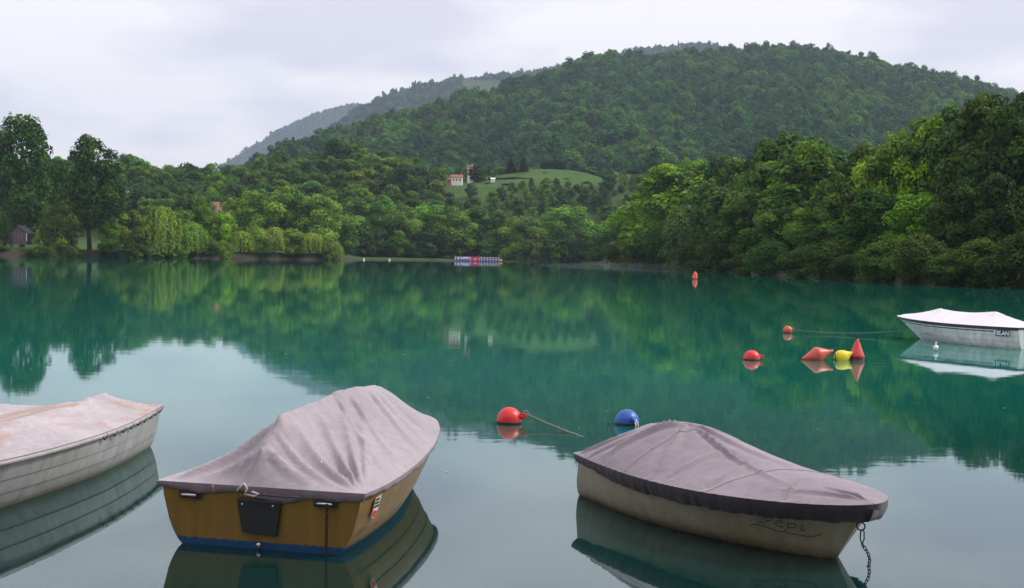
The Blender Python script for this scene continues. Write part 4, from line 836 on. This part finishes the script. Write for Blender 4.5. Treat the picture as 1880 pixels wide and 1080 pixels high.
def hemA(rp):
    m_ = rp[:, 0] < 0.0; y = rp[:, 1]
    return np.where(m_, 0.075 * np.exp(-((y + 0.10) / 0.16) ** 2) + 0.02 * np.exp(-((y - 0.42) / 0.16) ** 2) + 0.018 * np.exp(-((y + 0.50) / 0.14) ** 2) - 0.02 * np.exp(-((y - 0.1) / 0.08) ** 2), 0)
A.cover(TARP_A, rA, [(0.14, 0.05, 0.685, 0.02), (0.38, 0.03, 0.865, 0.02)], fA, [((0.14, 0.05, 0.685), (0.38, 0.03, 0.865), 0.045), ((0.38, 0.03, 0.865), (1.43, 0.0, 0.925), 0.012), ((1.43, 0.0, 0.925), (2.28, 0.0, 0.885), -0.005), ((2.28, 0.0, 0.885), (3.2, 0.0, 0.56), -0.035)], over=0.032, hem=(0.042, 0.018), hem_mat=HEM_A, seed=3, hem_fun=hemA, wr=0.0045)
pad = MB().add([(-0.035, 0.155, 0.345), (-0.035, -0.165, 0.335), (-0.035, -0.135, 0.10), (-0.035, 0.115, 0.115), (-0.004, 0.155, 0.345), (-0.004, -0.165, 0.335), (-0.004, -0.135, 0.10), (-0.004, 0.115, 0.115)],
               [(0, 1, 2, 3), (7, 6, 5, 4), (0, 4, 5, 1), (1, 5, 6, 2), (2, 6, 7, 3), (3, 7, 4, 0)]).build('motor_pad', BLACK, rA); bevel(pad, 0.008)
for y in (0.11, -0.11): MB().lathe([(0.001, 0), (0.008, 0.0), (0.007, 0.006), (0.001, 0.008)], 12).build('bolt', CHROME, pad, True).matrix_local = Matrix.Translation((-0.035, y, 0.305)) @ Matrix.Rotation(R_(-90), 4, 'Y')
for y in (0.505, -0.475):
    b_ = MB().box((-0.018, y - 0.085, 0.318), (-0.003, y + 0.085, 0.362)).build('handle_base', BLACK, rA); bevel(b_, 0.006)
    MB().tube([(-0.018, y + 0.055, 0.34), (-0.045, y + 0.05, 0.345), (-0.05, y, 0.347), (-0.045, y - 0.05, 0.345), (-0.018, y - 0.055, 0.34)], 0.008, 8).build('handle', CHROME, b_, True)
MB().lathe([(0.001, 0), (0.02, 0.0), (0.016, 0.014), (0.001, 0.018)], 14).build('drain_plug', CHROME, rA, True).matrix_local = Matrix.Translation((-0.004, 0.0, 0.03)) @ Matrix.Rotation(R_(-90), 4, 'Y')
MB().tube([(-0.075, 0.12, 0.405), (-0.08, 0.06, 0.395), (-0.078, -0.05, 0.385), (-0.082, -0.16, 0.382), (-0.078, -0.32, 0.385)], 0.006, 6).build('tie_cord', BLACK, rA, True)
MB().tube([(-0.07, 0.13, 0.40), (-0.085, 0.10, 0.43), (-0.08, 0.075, 0.455), (-0.085, 0.055, 0.425), (-0.08, 0.07, 0.385), (-0.085, 0.0, 0.375), (-0.085, -0.03, 0.39), (-0.08, 0.02, 0.402)], 0.008, 7).build('tie_knot', plain('pale_rope', (0.5, 0.42, 0.42), 0.8), rA, True)
MB().tube([(-0.07, 0.31, 0.41), (-0.085, 0.30, 0.43), (-0.085, 0.295, 0.39), (-0.07, 0.30, 0.37)], 0.006, 6).build('hook', plain('brass_hook', (0.4, 0.22, 0.12), 0.4, 0.8), rA, True)
def on_side(B, u, f, side=-1, off=0.003):
    """frame on the hull side: x along the boat towards the bow, y up the side, z outward"""
    p = B.pt(u, f); q = B.pt(u + 0.02, f); w = B.pt(u, f + 0.05); p, q, w = [Vector((v.x, v.y * side, v.z)) for v in (p, q, w)]
    ax = (q - p).normalized(); up = (w - p).normalized(); nz = ax.cross(up).normalized()
    if nz.y * side < 0: nz = -nz
    up = nz.cross(ax).normalized(); m = Matrix.Identity(4)
    for r in range(3): m[r][0] = ax[r]; m[r][1] = up[r]; m[r][2] = nz[r]; m[r][3] = p[r] + nz[r] * off
    return m
st_ = MB().add([(-0.04, -0.075, 0), (0.03, -0.09, 0), (0.055, -0.02, 0), (0.05, 0.075, 0), (-0.045, 0.07, 0)], [(0, 1, 2, 3, 4)]).build('sticker', plain('sticker_white', (0.6, 0.55, 0.5), 0.5), rA); st_.matrix_local = on_side(A, 0.075, 0.74, -1, 0.016)
MB().add([(-0.035, -0.07, 0.002), (0.025, -0.082, 0.002), (0.04, -0.035, 0.002), (-0.035, -0.025, 0.002)], [(0, 1, 2, 3)]).build('red_field', plain('sticker_red', (0.5, 0.03, 0.03), 0.5), st_)
for k in range(3): MB().box((-0.038, -0.005 + k * 0.026, 0.002), (0.042 - 0.01 * k, 0.008 + k * 0.026, 0.004)).build('black_bar', BLACK, st_)
mA = rA.matrix_basis.copy(); mA = Matrix.Translation(rA.location) @ Matrix.Rotation(rA.rotation_euler.z, 4, 'Z')
chain(mA @ Vector((-0.06, -0.505, 0.335)), mA @ Vector((-0.065, -0.505, -0.03)), 'dark mooring chain hanging from the right stern handle of the yellow boat')

def sm(pts, n=5):
    P = [Vector((x, y, 0)) for x, y in pts]; o_ = []
    for i in range(len(P) - 1):
        a, b, c_, d = P[max(0, i - 1)], P[i], P[i + 1], P[min(len(P) - 1, i + 2)]
        for k in range(n):
            t_ = k / n; o_.append(tuple((0.5 * ((2 * b) + (c_ - a) * t_ + (2 * a - 5 * b + 4 * c_ - d) * t_ ** 2 + (3 * b - a - 3 * c_ + d) * t_ ** 3))[:2]))
    o_.append(pts[-1]); return o_
# ------------------------------------------------------------------ cream boat (bow towards the camera)
rB = boat_root('covered_boat', (0.985, 10.47, 0), (0.477, -0.879), 'cream boat under a mauve grey cover with gathered shaded hem, name painted near its bow')
Bt = Boat(2.86, 2.58, 0.56, 0.66, 0.40, 0.37, 0.41, 2.2, 0.62, False, 0.8, 0.19)
Bt.hull(hull_mat('cream_gelcoat', (0.33, 0.28, 0.20), None, 0, (0.13, 0.06, 0.025), 0.11, 0.38), rB)
fB = [(0.05, -0.35, 0.45, 0.0, 0.016, 0.03), (0.0, -0.5, 0.4, -0.15, 0.018, 0.03), (0.2, -0.62, 0.6, -0.25, 0.018, 0.035), (0.4, -0.66, 0.7, -0.3, 0.014, 0.03), (0.1, 0.05, 0.5, 0.12, 0.014, 0.035), (0.9, -0.02, 0.62, -0.62, 0.028, 0.05), (0.9, 0.0, 1.35, -0.60, 0.014, 0.06), (0.95, 0.0, 2.3, -0.20, 0.020, 0.04), (0.9, 0.0, 1.9, 0.25, 0.016, 0.05),
      (1.5, -0.66, 1.45, 0.1, 0.010, 0.05), (1.9, -0.55, 1.7, 0.2, 0.010, 0.06), (2.85, -0.02, 2.3, -0.35, 0.012, 0.04), (2.88, 0.0, 2.5, -0.05, 0.014, 0.025), (2.5, -0.4, 2.2, 0.1, 0.010, 0.05), (0.1, -0.2, 0.55, -0.08, 0.012, 0.025), (0.12, 0.3, 0.55, 0.25, 0.012, 0.03)]
RB_ = sm([(0.14, 0.02), (0.22, 0.10), (0.35, 0.20), (0.52, 0.275), (0.72, 0.315), (0.90, 0.32), (1.10, 0.285), (1.4, 0.205), (1.7, 0.145), (2.0, 0.11), (2.4, 0.08), (2.7, 0.045), (2.95, 0.0)], 6)
Bt.cover(TARP_B, rB, [], fB, [], prof=RB_, it=0, over=0.05, hem=(0.06, 0.014), hem_fun=lambda rp: 0.055 * np.clip(rp[:, 0] / 1.1, 0, 1), tuck=0.035, hem_mat=HEM_B, seed=8, wr=0.006, seams=(48, 98), crown=0.0, gather=0.006)
# painted name, half under the hem, and the flourish below it
def stroke(pts, r, parent, mat, B, side, u0, f0, name, n=7):
    M = on_side(B, u0, f0, side, 0.0); out_ = []
    for (x, y) in pts:
        # follow the curve of the hull: step along u and f
        ln = B.L; p = B.pt(min(0.985, u0 + x / ln), f0 + y / float(B.sheer(u0))); out_.append(Vector((p.x, p.y * side + 0.002 * side, p.z)))
    MB().tube(out_, r, 6).build(name, mat, parent, True)
INK = plain('painted_ink', (0.07, 0.055, 0.05), 0.5)
NS = 0.00054     # metres per unit of the lettering below
def lt(pts): return sm([((x - 650) * NS * -1 * -1, -(y - 350) * NS * 1.05) for x, y in pts])
for nm, pts in {'letter_p': [(320, 330), (360, 318), (400, 330), (425, 320), (435, 285), (440, 250), (400, 262), (385, 285)], 'letter_p_bowl': [(440, 250), (480, 240), (505, 262), (480, 285), (440, 290)], 'letter_e': [(560, 300), (610, 296), (640, 275), (600, 262), (562, 285), (560, 325), (610, 348), (660, 350)],
                'letter_p_second': [(705, 290), (712, 340), (700, 395), (670, 418)], 'letter_p_second_bowl': [(708, 305), (750, 285), (795, 300), (790, 335), (745, 345), (712, 335)], 'letter_i': [(865, 290), (880, 315), (860, 345), (880, 368), (910, 362), (905, 345)],
                'flourish': [(240, 405), (250, 380), (300, 362), (370, 362), (450, 380), (540, 405), (620, 420), (670, 418)], 'flourish_second': [(705, 435), (740, 428), (830, 435), (930, 442), (1020, 435), (1070, 405), (1090, 395), (1100, 405)]}.items():
    stroke(lt(pts), 0.003, rB, INK, Bt, -1, 0.875, 0.52, nm)
mB = Matrix.Translation(rB.location) @ Matrix.Rotation(rB.rotation_euler.z, 4, 'Z')
eye = ring_mesh(0.026, 0.005); eye.materials.append(IRON); eo = link('mooring_ring', eye, rB); eo.location = (2.80, 0.0, 0.265); eo.rotation_euler = (R_(90), 0, R_(40))
hk = MB().tube([(0, 0, 0), (0.011, 0, -0.012), (0.013, 0, -0.06), (0.004, 0, -0.085), (-0.005, 0, -0.085), (-0.013, 0, -0.06), (-0.011, 0, -0.012), (0, 0, 0)], 0.0045, 7); hko = hk.build('snap_hook', IRON, rB, True); hko.location = (2.815, 0.0, 0.245); hko.rotation_euler = (0, 0, R_(60))
MB().tube([(2.815, 0, 0.16), (2.82, 0, 0.145)], 0.006, 7).build('swivel', IRON, rB, True)
chain(mB @ Vector((2.82, 0, 0.145)), mB @ Vector((2.815, 0.05, -0.03)), 'thin rusty mooring chain hanging from the bow of the cream boat', bend=(0.03, 0, 0))

# ------------------------------------------------------------------ white boat on the right
rC = boat_root('covered_boat', (12.57, 29.25, 0), (-0.468, 0.885), 'glossy white boat with white cover and dark stripes moored at the right edge')
Cb = Boat(4.45, 3.66, 0.66, 0.80, 0.42, 0.50, 0.56, 2.1, 0.75, True, 0.75)
Cb.hull(hull_mat('white_gelcoat', (0.66, 0.66, 0.66), None, 0, (0.20, 0.06, 0.03), 0.02, 0.25), rC)
Cb.cover(TARP_C, rC, [(3.05, 0.0, 0.83, 0.06), (1.25, 0.0, 0.84, 0.06)], [(1.25, 0, 0.4, -0.7, 0.012, 0.08), (1.25, 0, 1.9, -0.7, 0.012, 0.08), (3.05, 0, 2.6, -0.7, 0.012, 0.08)], [((1.25, 0, 0.84), (3.05, 0, 0.83), 0.06), ((3.05, 0, 0.83), (4.3, 0, 0.62), 0.03), ((1.25, 0, 0.84), (0.1, 0, 0.58), 0.02)], nu=90, nv=50, over=0.03, hem=(0.05, 0.004), hem_mat=HEM_B, wr=0.003, it=800)
NAVY = plain('navy_trim', (0.015, 0.015, 0.03), 0.4)
for sg in (1, -1):
    for f, u0, u1, r, nm in ((0.80, 0.15, 0.93, 0.012, 'stripe'), (0.93, 0.0, 0.97, 0.022, 'rub_rail')):
        pts = []
        for u in np.linspace(u0, u1, 40):
            p = Cb.pt(u, f); pts.append((p.x, (p.y + 0.002) * sg, p.z))
        MB().tube(pts, r, 6).build(nm, NAVY, rC, True)
bd = MB().add([(-0.2, -0.07, 0), (0.16, -0.07, 0), (0.2, 0.07, 0), (-0.16, 0.07, 0)], [(0, 1, 2, 3)]).build('name_badge', plain('badge_blue', (0.02, 0.035, 0.12), 0.4), rC)
MBd = on_side(Cb, 0.095, 0.74, 1, 0.026); bd.matrix_local = MBd @ Matrix.Rotation(math.pi, 4, 'Z')
text_mesh('ELAN', 0.135, plain('badge_white', (0.8, 0.8, 0.8), 0.5), bd, 'lettering', Matrix.Translation((0, -0.002, 0.003)), 0.25, 0.001, 0.004)

# ------------------------------------------------------------------ the two boats on the left
rD = boat_root('covered_boat', (-4.03, 12.45, 0), (-0.10, -0.995), 'off white boat with rust stained cover cut by the left edge of the photo')
D = Boat(4.9, 4.5, 0.48, 0.70, 0.42, 0.41, 0.46, 2.4, 0.6)
D.hull(hull_mat('grey_white_gelcoat', (0.31, 0.295, 0.285), None, 0, (0.20, 0.125, 0.05), 0.085, 0.42), rD); D.rail(plain('grey_rail', (0.3, 0.28, 0.27), 0.6), rD, 0.02)
D.cover(TARP_D, rD, [(0.62, 0.16, 0.60, 0.03)], [(0.1, 0.45, 0.9, 0.05, 0.014, 0.05), (0.05, 0.0, 0.7, 0.05, 0.012, 0.05), (0.7, 0, 1.5, 0.5, 0.012, 0.06), (1.2, 0.55, 2.0, 0.1, 0.010, 0.08), (0.05, 0.3, 0.45, 0.1, 0.012, 0.03), (0.05, 0.42, 0.3, 0.2, 0.012, 0.025)], [((0.62, 0.16, 0.60), (2.45, 0.26, 0.60), 0.015), ((2.45, 0.26, 0.60), (4.5, 0.05, 0.56), 0.01), ((0.62, 0.16, 0.60), (0.02, 0.1, 0.45), 0.0)], nu=120, nv=60, over=0.03, hem=(0.045, 0.02), hem_mat=HEM_A, seed=15, wr=0.006, it=900)
for k in range(9):
    u = 0.015 + k * 0.045; p = D.pt(u, 0.93); MB().tube([(p.x, p.y + 0.028, p.z + 0.03), (p.x + 0.02, p.y + 0.034, p.z), (p.x + 0.05, p.y + 0.03, p.z - 0.012), (p.x + 0.09, p.y + 0.03, p.z + 0.02)], 0.008, 6).build('lacing', BLACK, rD, True)
rE = boat_root('covered_boat', (-5.02, 12.7, 0), (-0.06, -0.998), 'mostly hidden boat with rust stained cover behind the off white boat')
Eb = Boat(4.6, 4.2, 0.5, 0.62, 0.45, 0.34, 0.38, 2.4, 0.6)
Eb.hull(bpy.data.materials['grey_white_gelcoat'], rE); Eb.cover(TARP_D, rE, [(0.5, 0, 0.44, 0.05)], [], [((0.5, 0, 0.44), (3.8, 0, 0.44), 0.02)], nu=70, nv=40, it=500, seed=31, hem_mat=HEM_A)

# ------------------------------------------------------------------ buoys and ropes
def plastic(name, col): return plain(name, col, 0.42, 0, 0.14, 9, 0.15)
def buoy(px, py, label, parts_, rot=(0, 0, 0), sink=0.0, name='mooring_buoy'):
    p = on_water(px, py); r = empty(name, (p.x, p.y, 0)); tag(r, label, 'buoy', 'buoys on the lake')
    for nm, mb_, mat in parts_:
        o = mb_.build(nm, mat, r, True); o.rotation_euler = rot; o.location = (0, 0, -sink)
    return r
def ballprof(R, a0=-90, a1=90, n=18, oval=1.0):
    return [(max(0.001, R * math.cos(R_(a))), R * oval * math.sin(R_(a))) for a in np.linspace(a0, a1, n)]
RED = plastic('red_plastic', (0.62, 0.018, 0.015)); CORAL = plastic('faded_red_plastic', (0.55, 0.085, 0.05)); YEL = plastic('yellow_plastic', (0.75, 0.58, 0.015)); BLU = plastic('blue_plastic', (0.012, 0.085, 0.36)); ALGAE = plain('algae_black', (0.012, 0.012, 0.01), 0.7)
def ball(px, py, R, mat, label, rot, sink, band=-32, eyelet=True):
    parts_ = [('float', MB().lathe(ballprof(R, -90, 90, 22), 32), mat)]
    r = buoy(px, py, label, parts_, rot, sink)
    # the dark weed line sits at the water, level
    zr = [(-0.03, 0), (0.004, 0), (0.022, 0)]
    prof = [(math.sqrt(max(1e-4, R * R - (z + sink) ** 2)) + 0.003, z) for z in np.linspace(-0.04, R * 0.16, 5)]
    MB().lathe(prof, 32).build('weed_line', ALGAE, r, True)
    if eyelet:
        ly = link('lug', (MB().tube([(0, 0, R - 0.01), (0, 0, R + 0.025)], [R * 0.22, R * 0.16], 10).tube([(-R * 0.2, 0, R + 0.01), (-R * 0.12, 0, R + 0.07), (R * 0.12, 0, R + 0.07), (R * 0.2, 0, R + 0.01)], 0.012, 8)).mesh('lug', True), r, mat); ly.rotation_euler = rot; ly.location = (0, 0, -sink)
    return r
b1 = ball(935, 777, 0.148, RED, 'bright red ball buoy between the two foreground boats, rope tied to its lug', (R_(22), R_(72), 0), -0.045)
b2 = ball(1151, 779, 0.145, BLU, 'blue ball buoy with black underside behind the cream boat', (R_(70), R_(55), 0), -0.035)
MB().tube([(0.09, -0.10, 0.075), (0.115, -0.125, 0.03), (0.13, -0.13, -0.03)], 0.009, 7).build('rope_loop', WROPE, b2, True); MB().tube([(0.075, -0.105, 0.07), (0.085, -0.14, 0.03), (0.10, -0.15, -0.03)], 0.009, 7).build('rope_loop', WROPE, b2, True)
ball(1380, 661, 0.168, RED, 'red oval buoy with black underside left of the kite shaped one', (R_(0), R_(78), 0), -0.03)
ball(1446, 611.5, 0.125, CORAL, 'small coral red ball buoy with a long thin line to the white boat', (0, R_(75), R_(10)), -0.075)
ball(1718, 644.5, 0.058, plastic('white_plastic', (0.75, 0.72, 0.72)), 'tiny white float in front of the white boat', (0, 0, 0), -0.08, eyelet=True)
for k, (x, y) in enumerate([(428, 475), (514, 476), (578, 476), (668, 477.5), (715, 478)]):
    ball(x, y, 0.32, plastic('white_plastic', (0.75, 0.72, 0.72)), 'tiny white float off the far shore, %s of five' % ['first from the left', 'second from the left', 'third from the left', 'fourth from the left', 'last'][k], (0, 0, 0), -0.15, eyelet=False)
# kite shaped buoy lying on its side
kp = [(0.001, -0.33), (0.022, -0.325), (0.03, -0.30), (0.10, -0.14), (0.155, -0.03), (0.168, 0.0), (0.158, 0.04), (0.11, 0.13), (0.045, 0.26), (0.032, 0.30), (0.03, 0.34), (0.001, 0.345)]
kb = buoy(1500, 661, 'faded red kite shaped buoy lying on its side left of the yellow one', [('float', MB().lathe(kp, 28), CORAL)], (0, R_(75), R_(4)), -0.10)
for nm, z_, m in (('nose_ring', -0.345, IRON), ('tail_ring', 0.365, IRON)):
    rm = ring_mesh(0.028, 0.009); rm.materials.append(m); o = link(nm, rm, kb); M_ = Matrix.Rotation(R_(4), 4, 'Z') @ Matrix.Rotation(R_(75), 4, 'Y'); o.matrix_local = Matrix.Translation((0, 0, 0.10)) @ M_ @ Matrix.Translation((0, 0, z_)) @ Matrix.Rotation(R_(90), 4, 'X')
MB().tube([(0.31, -0.02, 0.17), (0.36, -0.02, 0.12), (0.37, -0.02, 0.04), (0.385, -0.02, -0.03)], 0.011, 7).build('tail_cord', IRON, kb, True)
yp = [(0.001, -0.155), (0.06, -0.15), (0.115, -0.12), (0.148, -0.06), (0.15, 0.0), (0.125, 0.07), (0.08, 0.13), (0.05, 0.17), (0.045, 0.20), (0.001, 0.205)]
yb = buoy(1546, 661, 'yellow pear shaped buoy lying between the kite and the cone buoys', [('float', MB().lathe(yp, 28), YEL)], (0, R_(66), R_(-8)), -0.06)
rm = ring_mesh(0.026, 0.01); rm.materials.append(YEL); o = link('lug', rm, yb); o.location = (-0.155, -0.02, 0.025); o.rotation_euler = (R_(90), 0, 0); MB().tube([(-0.2, -0.02, 0.03), (-0.16, -0.04, 0.0), (-0.1, -0.05, -0.02)], 0.01, 6).build('weed', ALGAE, yb, True)
MB().lathe([(0.02, 0.0), (0.03, 0.02), (0.026, 0.05), (0.012, 0.06)], 14).build('cap', plastic('orange_plastic', (0.65, 0.22, 0.03)), yb, True).matrix_local = Matrix.Translation((0.17, -0.02, 0.13)) @ Matrix.Rotation(R_(60), 4, 'Y')
cp = [(0.10, -0.12), (0.135, -0.03), (0.142, 0.0), (0.151, 0.085), (0.152, 0.095), (0.13, 0.14), (0.045, 0.375), (0.03, 0.40), (0.028, 0.43), (0.001, 0.435)]
cb = buoy(1573, 661, 'upright red cone buoy with a ring on top right of the yellow one', [('float', MB().lathe(cp, 32), plastic('coral_cone', (0.55, 0.045, 0.04)))])
MB().lathe([(0.138, -0.04), (0.147, 0.0), (0.1545, 0.075), (0.1545, 0.088)], 32).build('lower_band', plastic('dark_red_band', (0.20, 0.008, 0.02)), cb, True)
rm = ring_mesh(0.026, 0.011); rm.materials.append(IRON); o = link('top_ring', rm, cb); o.location = (0, 0, 0.455); o.rotation_euler = (R_(90), 0, R_(25))
mk = buoy(1276, 513, 'red marker buoy standing in the water off the right bank', [('float', MB().lathe([(0.12, -0.2), (0.2, 0.0), (0.24, 0.25), (0.24, 0.5), (0.16, 0.62), (0.10, 0.68), (0.10, 0.76), (0.001, 0.78)], 20), plastic('marker_red', (0.7, 0.05, 0.035)))], name='marker_buoy')
MB().lathe([(0.245, 0.12), (0.255, 0.2), (0.25, 0.3), (0.245, 0.31)], 20).build('lower_band', plastic('marker_pale', (0.7, 0.16, 0.12)), mk, True)
def rope(p0, p1, sag, r, mat, label, n=28, wob=0.004):
    p0, p1 = Vector(p0), Vector(p1); o = empty('mooring_rope', (p0.x, p0.y, 0)); tag(o, label, 'rope')
    pts = []
    for k in range(n + 1):
        u = k / n; q = p0.lerp(p1, u); q.z -= sag * 4 * u * (1 - u); q.x += random.uniform(-wob, wob); q.z += random.uniform(-wob, wob); pts.append(q - o.location)
    MB().tube(pts, r, 7).build('line', mat, o, True); MB().tube([pts[0] + Vector((-0.03, 0, 0.02)), pts[0] + Vector((0, 0, 0.03)), pts[0] + Vector((0.035, 0.0, 0)), pts[0] + Vector((0, 0, -0.03)), pts[0] + Vector((-0.03, 0, 0.02))], r * 1.5, 6).build('knot', mat, o, True)
q = on_water(935, 777); rope((q.x + 0.20, q.y - 0.02, 0.12), on_water(1088, 809, -0.02), 0.012, 0.0085, ROPE, 'old rope running from the red ball buoy into the water beside the cream boat')
q = on_water(1446, 611.5); rope((q.x + 0.16, q.y, 0.09), (10.55, 32.9, 0.18), 0.075, 0.008, ROPE, 'thin sagging line from the small coral buoy to the bow of the white boat', 40)
# specks of pollen and leaves drifting on the water
rg = np.random.default_rng(5); mbv = []; mbf = []
for k in range(70):
    px_ = rg.uniform(20, 1860); py_ = 500 + 380 * rg.random() ** 1.3; p = on_water(px_, py_); s_ = rg.uniform(0.006, 0.016) * (1 + p.y / 25); a = rg.uniform(0, 3.14); d1 = Vector((math.cos(a), math.sin(a), 0)) * s_; d2 = Vector((-math.sin(a), math.cos(a), 0)) * s_ * 0.5; b0 = len(mbv)
    mbv += [p - d1 + Vector((0, 0, 0.003)), p - d2 + Vector((0, 0, 0.006)), p + d1 + Vector((0, 0, 0.003)), p + d2 + Vector((0, 0, 0.006))]; mbf.append((b0, b0 + 1, b0 + 2, b0 + 3))
fl = MB().add(mbv, mbf).build('floating_specks', plain('pollen', (0.55, 0.55, 0.5), 0.8)); tag(fl, 'pale specks of pollen and leaves drifting on the lake', None, None, 'stuff')

# ------------------------------------------------------------------ haze and mist
mb = MB(); mb.box((-5300, -200, -3.2), (5300, 6200, 780))
t = NT('haze_air'); v = t.n('ShaderNodeVolumePrincipled', {'Color': (0.66, 0.80, 1.0, 1), 'Density': 0.0001, 'Anisotropy': 0.0}); t.link(v.outputs[0], t.out.inputs['Volume'])
haze = mb.build('haze', t.m); tag(haze, 'thin blue haze filling the valley', None, None, 'stuff')

p0, p1 = on_water(1100, 488), on_water(1330, 497); c_ = (p0 + p1) / 2; mb = MB(); vs_ = []; n = 28
for zf, rf in ((0.02, 1.0), (0.35, 0.85), (0.75, 0.45), (1.0, 0.05)):
    for k in range(n):
        a = 2 * math.pi * k / n; w = 1 + 0.12 * math.sin(3 * a + 4 * zf); vs_.append(((p1 - p0).length * 0.62 * rf * math.cos(a) * w, 22 * rf * math.sin(a) * w, 0.03 + 1.1 * zf))
fs_ = [(i * n + k, i * n + (k + 1) % n, (i + 1) * n + (k + 1) % n, (i + 1) * n + k) for i in range(3) for k in range(n)] + [tuple(range(n))[::-1], tuple(range(3 * n, 4 * n))]
t = NT('mist_air'); v = t.n('ShaderNodeVolumePrincipled', {'Color': (0.85, 0.9, 0.95, 1), 'Density': 0.0022}); t.link(v.outputs[0], t.out.inputs['Volume'])
mist = mb.add(vs_, fs_).build('mist', t.m); mist.location = (c_.x, c_.y, 0); mist.rotation_euler = (0, 0, math.atan2((p1 - p0).y, (p1 - p0).x)); tag(mist, 'thin streak of mist lying on the water at the tip of the right bank', None, None, 'stuff')
